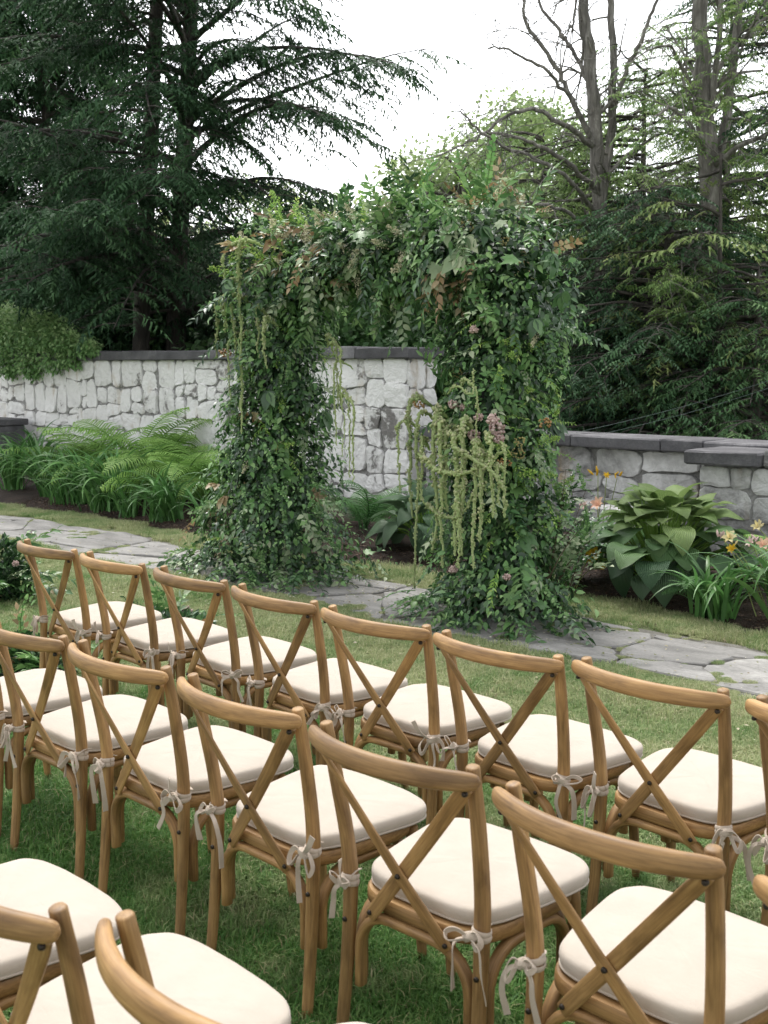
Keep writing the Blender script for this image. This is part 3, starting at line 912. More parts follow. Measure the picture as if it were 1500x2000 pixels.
# dense conifers at the right
for k, (px, D, Hh, nb, Lm, mt, lab) in enumerate([
        (1290, 14.2, 4.3, 120, 2.2, needle_dark, 'dark layered evergreen low behind the right column of the arch'),
        (1470, 13.4, 3.3, 90, 1.9, needle_soft, 'low dark evergreen above the stone pier at the right edge'),
        (1160, 16.0, 4.2, 100, 2.1, needle_dark, 'dark evergreen below the dead tree'),
        (1560, 16.5, 9.5, 95, 3.0, needle_dark, 'tall dark evergreen rising at the right edge'),
        (1240, 16.6, 6.3, 95, 2.9, needle_mid, 'soft green layered larch around the dead tree'),
        (1050, 17.5, 5.6, 88, 2.6, needle_mid, 'soft green larch left of the dead tree'),
        (1400, 18.5, 8.0, 85, 3.0, needle_mid, 'olive green larch behind the rough trunk at the right')]):
    b0 = at_d(px, 715, D); b0[2] = -.4
    conifer('larch_tree' if mt is needle_mid else 'evergreen_tree', lab, b0, Hh, [(0, 0, 0, .15), (.05, 0, Hh * .5, .08), (0, .05, Hh, .012)], nb, (.35, Hh - .02),
            lambda h, Hh=Hh, Lm=Lm: Lm * (1.0 - .6 * (h / Hh) ** 2), anyaz, mt, 40 + k, .2, .28, keep=.95, spr_droop=.3, every=.12, spray=(.19, .36), sub=.18, cull=.3)

# a few pale boughs of the young larch at the right
b0 = at_d(1385, 715, 13.6); b0[2] = -.4
conifer('young_larch_tree', 'young larch with yellow-green fanned boughs in front of the dark evergreens', b0, 4.6, [(0, 0, 0, .05), (.1, 0, 2.4, .035), (0, .1, 4.6, .015)],
        16, (1.6, 4.5), lambda h: 1.15, anyaz, needle_pale, 61, .25, .2, .26, keep=.9, spr_droop=.15)

# bare, dying trees: limbs drawn one by one, then twigs
def grow(paths, radii, p, d, L, r0, lev, r, curl=.35, grav=-.05):
    us = np.linspace(0, 1, 8); P = [np.array(p)]; d = unit(np.array(d, float))
    for _ in range(7):
        d = unit(d + r.normal(0, curl, 3) * .35 + np.array([0, 0, grav])); P.append(P[-1] + d * L / 7)
    P = np.array(P); paths.append(P); radii.append(np.interp(us, [0, 1], [r0, r0 * .35]))
    if lev > 0:
        for _ in range(r.randint(2, 4)):
            k = r.randint(2, 8); a = unit(P[min(k, 7)] - P[k - 1])
            nd = unit(a + r.normal(0, .65, 3))
            grow(paths, radii, P[k], nd, L * r.uniform(.35, .65), max(.004, r0 * .5), lev - 1, r, curl, grav)

def dead_tree(name, label, D, limbs, seed, base_px, base_r, lev=2, twigs=5, mat=None, fol=None):
    r = np.random.RandomState(seed)
    b0 = at_d(*base_px, D); g0 = np.array([b0[0], b0[1], -.4])
    root = thing(name, label, 'tree', tuple(g0))
    paths, radii = [], []
    for li, (pts, r0, r1) in enumerate(limbs):
        P = spline([at_d(x, y, D + dz) - g0 for x, y, dz in pts], 6)
        P = P + r.normal(0, .012, P.shape)
        R = np.interp(np.linspace(0, 1, len(P)), [0, 1], [r0, r1])
        if li == 0:
            mb = MB(); tube(mb, P, R, 12, up=(0, 1, 0), jit=.1, rng=r); link('trunk', mb.mesh('trunk', True), mat or deadbark, root)
        else:
            mb = MB(); tube(mb, P, R, 8, up=(.3, 1, 0), jit=.1, rng=r); link('limb', mb.mesh('limb', True), mat or deadbark, root)
        n_ = int(twigs * len(P) / 12)
        for _ in range(n_):
            k = r.randint(len(P) // 4, len(P)); a = unit(P[min(k, len(P) - 1)] - P[k - 1])
            nd = unit(a * .6 + r.normal(0, .6, 3)); Lk = r.uniform(.35, 1.1)
            grow(paths, radii, P[k], nd, Lk, max(.006, R[k] * .35), lev - 1, r)
    V, F = tubes_np(paths, radii, 5)
    link('twigs', mesh_np('twigs', V, F, smooth=True), mat or deadbark, root, kind='stuff')
    if fol is not None:
        tips = np.concatenate([p[3:] for p in paths]); n_ = len(tips)
        kk = r.rand(n_) < fol[1]; tips = tips[kk]; n_ = len(tips)
        a = r.rand(n_) * 6.28
        V, F, R = scatter(*SPRAYS[0], tips, basis(np.stack([np.cos(a), np.sin(a), r.uniform(-.5, .2, n_)], -1), np.stack([r.normal(0, .3, n_), r.normal(0, .3, n_), np.ones(n_)], -1)), r.uniform(.15, .3, n_))
        link('crown', leaf_mesh('crown', V, F, R), fol[0], root, kind='stuff')
    return root

dead_tree('dead_tree', 'bare dead tree with forked grey limbs against the white sky', 15.6, [
    ([(1178, 900, 0), (1176, 520, 0), (1170, 400, 0), (1163, 250, 0), (1152, 130, 0), (1138, 0, 0), (1132, -120, 0)], 0.1200, 0.0553),
    ([(1172, 400, 0), (1190, 300, .2), (1197, 200, .2), (1196, 80, .3), (1190, -60, .3)], 0.0680, 0.0425),
    ([(1166, 300, 0), (1120, 200, -.3), (1085, 130, -.4), (1030, 45, -.5), (1018, -40, -.5)], 0.0434, 0.0175),
    ([(1160, 190, 0), (1125, 110, .3), (1090, 60, .5), (1050, 0, .6), (1040, -40, .7)], 0.0310, 0.0140),
    ([(1120, 200, -.3), (1070, 140, -.6), (1010, 105, -.8), (955, 90, -1)], 0.0279, 0.0105),
    ([(1196, 210, .2), (1228, 130, .1), (1258, 60, 0), (1290, -20, 0)], 0.0372, 0.0210),
    ([(1165, 290, 0), (1100, 240, -.5), (1040, 215, -.7), (985, 230, -.9), (930, 270, -1), (850, 305, -1.2)], 0.0372, 0.0084),
    ([(1170, 380, 0), (1110, 320, -.6), (1040, 280, -.9), (975, 262, -1), (940, 260, -1)], 0.0372, 0.0098),
    ([(1172, 420, 0), (1100, 340, -.8), (1000, 290, -1.2), (930, 250, -1.4), (900, 215, -1.5)], 0.0310, 0.0084),
    ([(1175, 470, 0), (1120, 420, -.6), (1060, 400, -1), (980, 395, -1.3), (930, 420, -1.4)], 0.0310, 0.0084),
    ([(1172, 350, 0), (1230, 300, .3), (1290, 262, .5), (1340, 262, .6)], 0.0310, 0.0084),
    ([(1180, 470, 0), (1215, 440, -.8), (1232, 400, -1), (1280, 380, -1), (1300, 350, -1)], 0.0279, 0.0140),
    ([(1215, 440, -.8), (1232, 500, -1), (1240, 560, -1), (1268, 620, -1.1), (1284, 690, -1.2)], 0.0217, 0.0084)], 71, (1178, 900), .2, 3, 6)
dead_tree('rough_barked_tree', 'tall rough-barked tree with broken grey branches near the right edge', 14.6, [
    ([(1392, 900, 0), (1390, 560, 0), (1382, 300, 0), (1372, 150, 0), (1368, -120, 0)], 0.1600, 0.0850),
    ([(1388, 420, 0), (1420, 200, .3), (1440, 60, .4), (1452, -80, .5)], 0.0720, 0.0467),
    ([(1378, 260, 0), (1400, 120, -.2), (1410, -60, -.2)], 0.0434, 0.0315),
    ([(1384, 300, 0), (1345, 240, -.4), (1310, 210, -.6), (1285, 225, -.7)], 0.0372, 0.0140),
    ([(1386, 330, 0), (1440, 290, -.4), (1500, 262, -.6), (1560, 250, -.8)], 0.0372, 0.0210),
    ([(1382, 160, 0), (1440, 90, .3), (1490, 40, .5), (1540, 0, .6)], 0.0372, 0.0210),
    ([(1390, 430, 0), (1370, 480, -.7), (1352, 540, -.9), (1340, 590, -1)], 0.0186, 0.0070),
    ([(1352, 470, -.6), (1330, 520, -.9), (1342, 560, -1)], 0.0155, 0.0056)], 72, (1392, 900), .3, 3, 6, fol=(needle_mid, .35))

# broadleaved trees and shrubs farther back
LEAF4 = (np.array([[0, 0, 0], [-.32, .45, .06], [0, 1, -.05], [.32, .45, .06]]), np.array([[0, 1, 2], [0, 2, 3]]))
def broadleaf(name, label, base, H, crown_r, n_clump, per, mat, seed, leaf=(.10, .17), z0=.4, cat='tree', vis=True):
    r = np.random.RandomState(seed)
    root = thing(name, label, cat, tuple(base)); base = np.asarray(base, float)
    paths, radii = [], []
    mb = MB(); P = spline([(0, 0, 0), (r.normal(0, .1), r.normal(0, .1), H * .4), (r.normal(0, .2), r.normal(0, .2), H * .85)], 6)
    tube(mb, P, np.linspace(.03 * H, .01 * H, len(P)), 9, up=(0, 1, 0), jit=.08, rng=r); link('trunk', mb.mesh('trunk', True), bark, root)
    cl = []
    while len(cl) < n_clump:
        p = r.uniform(-1, 1, 3)
        if (p ** 2).sum() > 1 or (p ** 2).sum() < .12: continue
        cl.append(np.array([p[0] * crown_r, p[1] * crown_r, H * (z0 + (1 - z0) * (p[2] * .5 + .5))]))
    for c in cl:
        k = r.randint(3, len(P)); a = P[k]; m_ = (a + c) / 2 + np.array([0, 0, .15 * crown_r])
        paths.append(spline([a, m_, c], 4)); radii.append(np.linspace(.012 * H * .6, .006, 9))
    V, F = tubes_np(paths, radii, 5); link('branches', mesh_np('branches', V, F, smooth=True), bark, root)
    cl = np.array(cl); cr = crown_r * .36
    n_ = n_clump * per
    c = np.repeat(cl, per, 0); q = unit(r.normal(size=(n_, 3))) * (r.rand(n_) ** .5)[:, None] * np.array([1, 1, .75])
    pos = c + q * cr * np.repeat(r.uniform(.6, 1.25, n_clump), per)[:, None]
    d = unit(q + r.normal(0, .6, (n_, 3)) + np.array([0, 0, -.35])); nh = unit(r.normal(0, .6, (n_, 3)) + np.array([0, 0, 1.]))
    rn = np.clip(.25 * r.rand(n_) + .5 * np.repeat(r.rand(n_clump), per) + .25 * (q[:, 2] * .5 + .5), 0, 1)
    if vis:
        k = in_view(pos + base, 250); pos, d, nh, rn = pos[k], d[k], nh[k], rn[k]
    V, F, R = scatter(*LEAF4, pos, basis(d, nh), r.uniform(*leaf, len(pos)), rn)
    print(name, 'tris', len(F))
    link('crown', leaf_mesh('crown', V, F, R), mat, root, kind='stuff')
    return root

for k, (px, D, H, cr, nc, lab) in enumerate([
        (900, 30, 8.6, 2.6, 80, 'pale green broadleaved tree in the gap left of the dead tree'),
        (1030, 33, 10.4, 3.0, 80, 'tall pale green broadleaved tree behind the dead tree'),
        (800, 32, 7.3, 2.5, 90, 'low pale green broadleaved tree in the gap over the arch'),
        (650, 34, 7.6, 2.8, 90, 'pale green broadleaved tree seen under the hemlock limbs'),
        (510, 36, 8.2, 3.0, 80, 'broadleaved tree glimpsed between hemlock limbs'),
        (1260, 32, 9.0, 3.0, 60, 'broadleaved tree behind the larches at the right'),
        (1500, 30, 7.0, 3.0, 50, 'broadleaved tree far behind the right edge')]):
    b0 = at_d(px, 715, D); b0[2] = -.9
    broadleaf('broadleaf_tree', lab, b0, H, cr, nc, 330 if px < 1200 else 180, broad_pale, 80 + k, (.11, .19), .12)
for k, (px, D, H, cr, nc, lab) in enumerate([
        (760, 17.5, 3.6, 1.5, 50, 'dark leafy shrub behind the wall framed by the arch'),
        (600, 18.5, 3.9, 1.6, 50, 'dark shrub behind the left half of the arch'),
        (900, 17.0, 3.4, 1.4, 46, 'dark shrub behind the right column of the arch'),
        (1040, 18.0, 3.2, 1.6, 46, 'dark shrub below the dead limbs'),
        (460, 20.0, 3.6, 1.6, 46, 'dark shrub behind the left column of the arch')]):
    b0 = at_d(px, 715, D); b0[2] = -.5
    broadleaf('leafy_shrub', lab, b0, H, cr, nc, 230, broad_dark, 95 + k, (.09, .17), .08, 'shrub')
# wood closing the view far behind
def far_wood():
    r = np.random.RandomState(5); n_ = 24000
    px = r.uniform(-250, 1750, n_); D = r.uniform(42, 60, n_)
    hmax = 5.2 + 1.6 * np.sin(px / 130) + 1.2 * np.sin(px / 47 + 1)
    hmax = np.where((px > 420) & (px < 900), hmax - 1.2, hmax)
    z = -1.4 + (hmax + 1.4) * r.rand(n_) ** .8
    pos = np.array([at_d(a, 715, b_) for a, b_ in zip(px, D)]); pos[:, 2] = z + r.normal(0, .3, n_)
    d = unit(r.normal(size=(n_, 3))); nh = unit(r.normal(0, .7, (n_, 3)) + np.array([0, 0, 1.]))
    V, F, R = scatter(*LEAF4, pos, basis(d, nh), r.uniform(.4, .75, n_))
    return leaf_mesh('far_wood', V, F, R)
link('far_woodland', far_wood(), broad_pale, kind='stuff', label='pale far woodland showing between the trunks', category='woodland')

# garden wires strung before the evergreens
m, N, L, b = newmat('green_wire'); b.inputs['Base Color'].default_value = (.09, .13, .12, 1); b.inputs['Roughness'].default_value = .5
for k, (a_, c_) in enumerate([((1125, 845), (1520, 738)), ((1165, 850), (1520, 752))]):
    A, B = at_d(*a_, 11.2), at_d(*c_, 11.8); t = np.linspace(0, 1, 12)[:, None]
    P = A + (B - A) * t; P[:, 2] -= .03 * np.sin(np.pi * t[:, 0])
    mb = MB(); tube(mb, P, .0016, 6)
    o = link('garden_wire', mb.mesh('garden_wire'), m, None, label=['upper thin green wire slanting above the low wall', 'lower thin green wire slanting above the low wall'][k], category='wire')

# ------------------------------------------------------------------ leaves used by the plants
def oval(w=.3, fold=.10, curl=.18, tipw=.55):
    V = [(0, 0, 0)]
    for y, ww in ((.2, .75), (.45, 1.0), (.75, tipw)):
        z = -curl * y * y
        V += [(-w * ww, y, z + fold * ww), (0, y, z), (w * ww, y, z + fold * ww)]
    V.append((0, 1, -curl * 1.1))
    F = [(0, 2, 1), (0, 3, 2)]
    for k in (1, 4):
        F += [(k, k + 1, k + 4), (k, k + 4, k + 3), (k + 1, k + 2, k + 5), (k + 1, k + 5, k + 4)]
    F += [(7, 8, 10), (8, 9, 10)]
    return np.array(V, float), np.array(F)
OVAL, NARROW, ROUND = oval(.27), oval(.17, .06, .25), oval(.38, .09, .15, .62)
DIA = (np.array([[0, 0, 0], [-.26, .42, .07], [0, .42, 0], [.26, .42, .07], [0, 1, -.12]]), np.array([[0, 2, 1], [0, 3, 2], [1, 2, 4], [2, 3, 4]]))
def lobed():
    a = [(0, 0), (.16, -.06), (.42, .02), (.34, .22), (.62, .42), (.36, .45), (.40, .72), (.16, .62), (0, 1.05)]
    b_ = a + [(-x, y) for x, y in a[-2:0:-1]]
    V = [(x, y, -.22 * y * y - .12 * abs(x) + .1 * (abs(x) > .3)) for x, y in b_] + [(0, .32, .03)]
    k = len(b_)
    return np.array(V, float), np.array([(q, (q + 1) % k, k) for q in range(k)])
LOBED = lobed()

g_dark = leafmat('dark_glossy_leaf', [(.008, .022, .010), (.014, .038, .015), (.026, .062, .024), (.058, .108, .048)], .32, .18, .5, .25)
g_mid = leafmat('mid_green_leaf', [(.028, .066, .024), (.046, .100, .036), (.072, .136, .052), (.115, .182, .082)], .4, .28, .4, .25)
g_silver = leafmat('silver_leaf', [(.075, .11, .068), (.12, .16, .105), (.17, .21, .15), (.26, .295, .225)], .5, .25, .4, .2)
g_copper = leafmat('copper_leaf', [(.12, .11, .045), (.24, .155, .075), (.34, .24, .13), (.42, .36, .22)], .45, .3, .4, .25)
g_lime = leafmat('lime_leaf', [(.06, .12, .025), (.10, .18, .04), (.15, .235, .065), (.24, .30, .11)], .5, .35, .3, .2)
cream_fl = leafmat('cream_blossom', [(.48, .46, .30), (.58, .55, .38), (.68, .65, .50)], .8, .35, .2, .15)
stem_mat = leafmat('green_stem', [(.07, .09, .035), (.11, .13, .05)], .6, 0, .3, .2)
twig_mat = leafmat('brown_twig', [(.06, .042, .028), (.11, .08, .055)], .8, 0, .2, .2)
am_mat = leafmat('amaranth', [(.17, .22, .115), (.225, .275, .15), (.27, .31, .185), (.30, .335, .22)], .9, .4, .15, .15)
berry_mat = leafmat('orange_berry', [(.26, .11, .04), (.34, .17, .06), (.32, .23, .09)], .35, .1, .5, .2)
yberry_mat = leafmat('yellow_berry', [(.26, .23, .08), (.36, .30, .11), (.26, .24, .09)], .4, .1, .5, .2)
pink_mat = leafmat('dusty_pink_bloom', [(.42, .28, .25), (.54, .40, .36), (.66, .54, .49)], .8, .25, .2, .2)
yellow_fl = leafmat('yellow_petal', [(.62, .38, .02), (.72, .50, .05)], .5, .35, .3, .1)
peach_fl = leafmat('peach_petal', [(.62, .32, .24), (.70, .48, .34)], .5, .35, .3, .15)
palefl = leafmat('pale_lemon_petal', [(.66, .55, .25), (.72, .64, .40)], .5, .35, .3, .1)

def rib(V, F): return V, F, np.zeros(len(F))
def strip(P, w, r=0.0):
    """thin tube as triangles with a random value"""
    V, F = tubes_np([P], [w], 4); F = np.concatenate([F[:, [0, 1, 2]], F[:, [0, 2, 3]]])
    return V, F, np.full(len(F), r)

def sprig(seed, tmpl, n, L, leaf, spread=.9, droop=.35, whorl=False, tipn=1):
    """leafy stem along +y"""
    r = np.random.RandomState(seed)
    t = np.linspace(0, 1, 7); P = np.stack([.06 * L * np.sin(t * 3 + r.rand() * 6), L * t, -droop * L * t * t], -1)
    u = np.linspace(.12, 1, n)
    pos = np.stack([np.interp(u, t, P[:, i]) for i in range(3)], -1)
    sg = np.where(np.arange(n) % 2, 1., -1.)
    d = np.stack([sg * spread * r.uniform(.7, 1.2, n), r.uniform(.35, .9, n), r.uniform(-.55, .25, n)], -1)
    d[-tipn:] = np.stack([r.normal(0, .2, tipn), np.ones(tipn), r.uniform(-.5, 0, tipn)], -1)
    nh = np.stack([r.normal(0, .3, n), r.normal(0, .3, n), np.ones(n)], -1)
    sc = leaf * r.uniform(.7, 1.15, n) * (1 - .25 * u)
    return join_vf([strip(P, np.linspace(.0035, .0015, 7), .3), scatter(*tmpl, pos, basis(d, nh), sc, r.rand(n))])

def palm_leaf(seed, n=5, L=.16):
    """palmate leaf hanging from its stalk (virginia creeper)"""
    r = np.random.RandomState(seed); a = np.linspace(-1.25, 1.25, n)
    d = np.stack([np.sin(a), np.cos(a), np.full(n, -.35)], -1); pos = np.tile([0, L * .35, 0], (n, 1))
    P = np.array([[0, 0, 0], [0, L * .18, .01], [0, L * .35, 0]])
    return join_vf([strip(P, .0018, .3), scatter(*OVAL, pos, basis(d, np.tile([0, 0, 1.], (n, 1)) + r.normal(0, .2, (n, 3))), L * np.array([.6, .85, 1, .85, .6])[:n] * r.uniform(.9, 1.1, n), r.rand(n))])

def plume(seed, L=.22, n=150):
    r = np.random.RandomState(seed); u = r.rand(n) ** .8
    rad = .25 * L * (1 - u) + .01; a = r.rand(n) * 6.28; rr = r.rand(n) ** .5
    pos = np.stack([rad * rr * np.cos(a), L * (u * .95 + .05) + rad * .5 * rr, rad * rr * np.sin(a) - .15 * L * u * u], -1)
    d = unit(r.normal(size=(n, 3)) + np.array([0, .5, 0]))
    t = np.linspace(0, 1, 5)
    return join_vf([strip(np.stack([0 * t, L * t, -.15 * L * t * t], -1), .002, .0), scatter(*LEAF4, pos, basis(d, unit(r.normal(size=(n, 3)))), r.uniform(.010, .022, n), r.rand(n))])

OCT = (np.array([[1, 0, 0], [-1, 0, 0], [0, 1, 0], [0, -1, 0], [0, 0, 1], [0, 0, -1]], float), np.array([[0, 2, 4], [2, 1, 4], [1, 3, 4], [3, 0, 4], [2, 0, 5], [1, 2, 5], [3, 1, 5], [0, 3, 5]]))
def ico():
    p = (1 + 5 ** .5) / 2
    V = unit(np.array([(-1, p, 0), (1, p, 0), (-1, -p, 0), (1, -p, 0), (0, -1, p), (0, 1, p), (0, -1, -p), (0, 1, -p), (p, 0, -1), (p, 0, 1), (-p, 0, -1), (-p, 0, 1)], float))
    F = np.array([(0, 11, 5), (0, 5, 1), (0, 1, 7), (0, 7, 10), (0, 10, 11), (1, 5, 9), (5, 11, 4), (11, 10, 2), (10, 7, 6), (7, 1, 8), (3, 9, 4), (3, 4, 2), (3, 2, 6), (3, 6, 8), (3, 8, 9), (4, 9, 5), (2, 4, 11), (6, 2, 10), (8, 6, 7), (9, 8, 1)])
    return V, F
ICO = ico()
def cluster(seed, n, rad, br, tmpl=ICO):
    """ball of berries or florets"""
    r = np.random.RandomState(seed)
    pos = unit(r.normal(size=(n, 3))) * (rad * r.uniform(.45, 1, n) ** .6)[:, None] * np.array([1, 1, .75])
    return scatter(*tmpl, pos, np.tile(np.eye(3), (n, 1, 1)), br * r.uniform(.75, 1.2, n), r.rand(n))

def LM(name, vfr, smooth=False): return leaf_mesh(name, *vfr, smooth)
SPR = {
    'dark': ([LM('sprig', sprig(200 + k, OVAL, 13, .34, .085)) for k in range(6)], g_dark),
    'mid': ([LM('sprig', sprig(210 + k, OVAL, 11, .30, .095)) for k in range(6)], g_mid),
    'small': ([LM('sprig', sprig(220 + k, ROUND, 22, .30, .042, .8)) for k in range(5)], g_mid),
    'smalld': ([LM('sprig', sprig(225 + k, ROUND, 22, .28, .045, .8)) for k in range(5)], g_dark),
    'silver': ([LM('sprig', sprig(230 + k, OVAL, 9, .26, .085)) for k in range(5)], g_silver),
    'pinnate': ([LM('sprig', sprig(240 + k, NARROW, 15, .36, .11, 1.0, .3)) for k in range(5)], g_mid),
    'pinnated': ([LM('sprig', sprig(245 + k, NARROW, 15, .36, .11, 1.0, .4)) for k in range(5)], g_dark),
    'copper': ([LM('sprig', sprig(250 + k, OVAL, 11, .28, .085, .9, .4)) for k in range(5)], g_copper),
    'lime': ([LM('sprig', sprig(260 + k, NARROW, 20, .30, .05, .7, .2)) for k in range(5)], g_lime),
    'palm': ([LM('palmate_leaf', palm_leaf(270 + k)) for k in range(4)], g_dark),
    'palmc': ([LM('palmate_leaf', palm_leaf(275 + k)) for k in range(4)], g_copper),
    'palms': ([LM('palmate_leaf', palm_leaf(278 + k)) for k in range(4)], g_silver),
    'lobed': ([LM('lobed_leaf', join_vf([scatter(*LOBED, np.zeros((1, 3)), np.eye(3)[None], np.array([.13]), np.array([.3 + .2 * k]))])) for k in range(3)], g_mid),
    'lobeds': ([LM('lobed_leaf', join_vf([scatter(*LOBED, np.zeros((1, 3)), np.eye(3)[None], np.array([.13]), np.array([.3 + .2 * k]))])) for k in range(3)], g_silver),
    'plume': ([LM('flower_plume', plume(280 + k)) for k in range(4)], cream_fl),
    'limeplume': ([LM('flower_plume', plume(285 + k, .2, 170)) for k in range(3)], g_lime),
}
for ms, mt in SPR.values():
    for me in ms: me.materials.append(mt)

KNAME = dict(dark='glossy_sprig', mid='broad_sprig', small='round_leaf_sprig', smalld='round_leaf_sprig', silver='silver_sprig', pinnate='pinnate_sprig', pinnated='pinnate_sprig', copper='copper_sprig', lime='lime_sprig',
             palm='palmate_leaf', palmc='palmate_leaf', palms='palmate_leaf', lobed='lobed_leaf', lobeds='lobed_leaf', plume='flower_plume', limeplume='flower_plume')
# ------------------------------------------------------------------ floral arch
AY = 6.2
LX, RX = -7.08, -4.80
arch = thing('floral_arch', 'tall arch smothered in leaves with hanging green amaranth on the path', 'arch', ((LX + RX) / 2, AY, 0))
A0 = np.array([(LX + RX) / 2, AY, 0.])
m, N, L, b = newmat('dark_iron'); b.inputs['Base Color'].default_value = (.02, .02, .018, 1); b.inputs['Roughness'].default_value = .6
mb = MB()
for dy in (-.14, .14):
    P = np.array([(LX, AY + dy, 0.01), (LX, AY + dy, 2.42), (RX, AY + dy, 2.42), (RX, AY + dy, 0.01)]) - A0
    for q in range(3): tube(mb, P[q:q + 2], [.014, .014], 8, up=(.3, 1, .2))
for z in (.5, 1.1, 1.7, 2.3):
    for xx in (LX, RX): tube(mb, np.array([(xx, AY - .14, z), (xx, AY + .14, z)]) - A0, [.008, .008], 6)
link('frame', mb.mesh('frame'), m, arch)

# the body of the arch: (centre x, centre y, z, rx, ry) along left column, beam, right column
ARC = np.array([(-7.06, 6.06, .02, .82, .64), (-7.07, 6.10, .30, .72, .56), (-7.08, 6.16, .75, .54, .46), (-7.07, 6.2, 1.2, .40, .36), (-7.06, 6.2, 1.7, .38, .35), (-7.07, 6.2, 2.1, .43, .37), (-7.02, 6.2, 2.42, .38, .36),
                (-6.45, 6.2, 2.52, .28, .32), (-5.95, 6.2, 2.52, .27, .32), (-5.45, 6.2, 2.53, .32, .34), (-4.92, 6.2, 2.50, .38, .37), (-4.66, 6.2, 2.30, .42, .38), (-4.74, 6.2, 2.05, .40, .36),
                (-4.77, 6.2, 1.75, .37, .34), (-4.76, 6.2, 1.3, .36, .34), (-4.74, 6.17, .8, .34, .33), (-4.66, 6.10, .35, .46, .42), (-4.60, 6.05, .02, .60, .50)])
AC = spline(ARC, 10); aT = unit(np.gradient(AC[:, :3], axis=0))
seg = np.concatenate([[0], np.cumsum(np.linalg.norm(np.diff(AC[:, :3], axis=0), axis=1))])

def arch_points(n, r, lo=.55, hi=1.0, srange=None, front=.0):
    """points in the leafy shell: position, outward direction, parameter along the arch"""
    s_ = r.uniform(0, seg[-1], n) if srange is None else r.uniform(*srange, n)
    c = np.stack([np.interp(s_, seg, AC[:, i]) for i in range(5)], -1)
    T = unit(np.stack([np.interp(s_, seg, aT[:, i]) for i in range(3)], -1))
    yv = np.array([0, 1., 0]); xv = np.cross(yv, T); xv = unit(xv)
    a = r.uniform(0, 2 * np.pi, n)
    if front > 0:                         # favour the side facing the lawn
        fl = r.rand(n) < front; a = np.where(fl, r.uniform(np.pi * .95, np.pi * 2.05, n), a)
    lump = 1 + .22 * np.sin(s_ * 5.3 + 2 * a) + .15 * np.sin(s_ * 9.1 - 3 * a + 1)
    f = r.uniform(lo, hi, n) * lump
    off = xv * (np.cos(a) * c[:, 3] * f)[:, None] + yv * (np.sin(a) * c[:, 4] * f)[:, None]
    p = c[:, :3] + off; p[:, 2] = np.maximum(p[:, 2], .02)
    return p, unit(off + 1e-6), s_

ra = np.random.RandomState(31)
# mass of small leaves, the inner ones darkened to paint in the shade inside
parts = {'dark': [], 'mid': []}
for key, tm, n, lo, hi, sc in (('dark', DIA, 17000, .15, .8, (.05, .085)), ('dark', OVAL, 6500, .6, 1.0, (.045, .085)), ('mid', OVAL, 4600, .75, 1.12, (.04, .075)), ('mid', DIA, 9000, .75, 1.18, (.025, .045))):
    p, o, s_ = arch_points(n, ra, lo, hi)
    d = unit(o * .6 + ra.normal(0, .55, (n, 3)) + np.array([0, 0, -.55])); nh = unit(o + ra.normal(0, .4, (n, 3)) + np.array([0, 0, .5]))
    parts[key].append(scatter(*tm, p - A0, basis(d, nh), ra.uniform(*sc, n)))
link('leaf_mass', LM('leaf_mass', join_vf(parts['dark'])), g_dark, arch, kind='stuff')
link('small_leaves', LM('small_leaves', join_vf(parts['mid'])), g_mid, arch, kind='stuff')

SEG_L, SEG_B, SEG_R = (0, 2.35), (2.35, 4.75), (4.75, seg[-1])
def put(kind, n, srange=None, lo=.75, hi=1.05, sc=(.6, 1.0), droop=-.55, front=.55, name=None, out=.6, filt=None):
    ms, mt = SPR[kind]
    p, o, s_ = arch_points(n * 3, ra, lo, hi, srange, front)
    if filt is not None:
        k = filt(p); p, o = p[k], o[k]
    p, o = p[:n], o[:n]; n = len(p)
    d = unit(o * out + ra.normal(0, .4, (n, 3)) + np.array([0, 0, droop]) + (o[:, 2:] > .5) * np.array([0, 0, .45])); nh = unit(o * .5 + ra.normal(0, .25, (n, 3)) + np.array([0, 0, .8]))
    B = basis(d, nh)
    for q in range(n):
        place(name or KNAME.get(kind, 'sprig'), ms[ra.randint(len(ms))], mt, arch, p[q] - A0, B[q], ra.uniform(*sc))

for n_, rng_ in ((62, SEG_L), (58, SEG_B), (62, SEG_R)): put('dark', n_, rng_)
for n_, rng_ in ((20, SEG_L), (40, SEG_B), (40, SEG_R)): put('mid', n_, rng_)
put('pinnate', 26, SEG_R); put('pinnate', 24, SEG_B); put('pinnated', 24, SEG_B, droop=-.8); put('pinnated', 16, SEG_L)
for n_, rng_ in ((34, (0, .9)), (16, (.9, 2.35)), (26, SEG_R)): put('small', n_, rng_)
put('smalld', 40, (0, 1.2)); put('smalld', 34, (5.9, seg[-1]))
put('silver', 16, (0, .8)); put('silver', 54, SEG_B, front=.8); put('silver', 30, SEG_R, front=.8); put('silver', 8, (.8, 2.3))
put('copper', 16, (2.5, 3.4), filt=lambda p: p[:, 2] > 2.35); put('copper', 8, (0, .9), filt=lambda p: p[:, 0] < -7.1); put('copper', 8, (4.3, 5.0), filt=lambda p: p[:, 2] > 2.3)
put('lime', 10, (.9, 1.9), hi=1.0); put('lime', 10, (2.2, 2.9), filt=lambda p: p[:, 2] > 2.5, droop=.4); put('lime', 12, (5.4, 6.5), filt=lambda p: p[:, 0] > -4.6, droop=.1)
put('limeplume', 14, (5.3, 6.4), filt=lambda p: p[:, 0] > -4.55, droop=.3, hi=1.25); put('limeplume', 8, (1.0, 1.8), droop=.3)
for rng_, n_ in ((SEG_L, 30), (SEG_B, 34), (SEG_R, 22)): put('palm', n_, rng_, droop=-.9, sc=(.6, 1.0))
put('palmc', 8, (.6, 1.4)); put('palmc', 10, (2.4, 3.6)); put('palms', 10, SEG_B, droop=-.9)
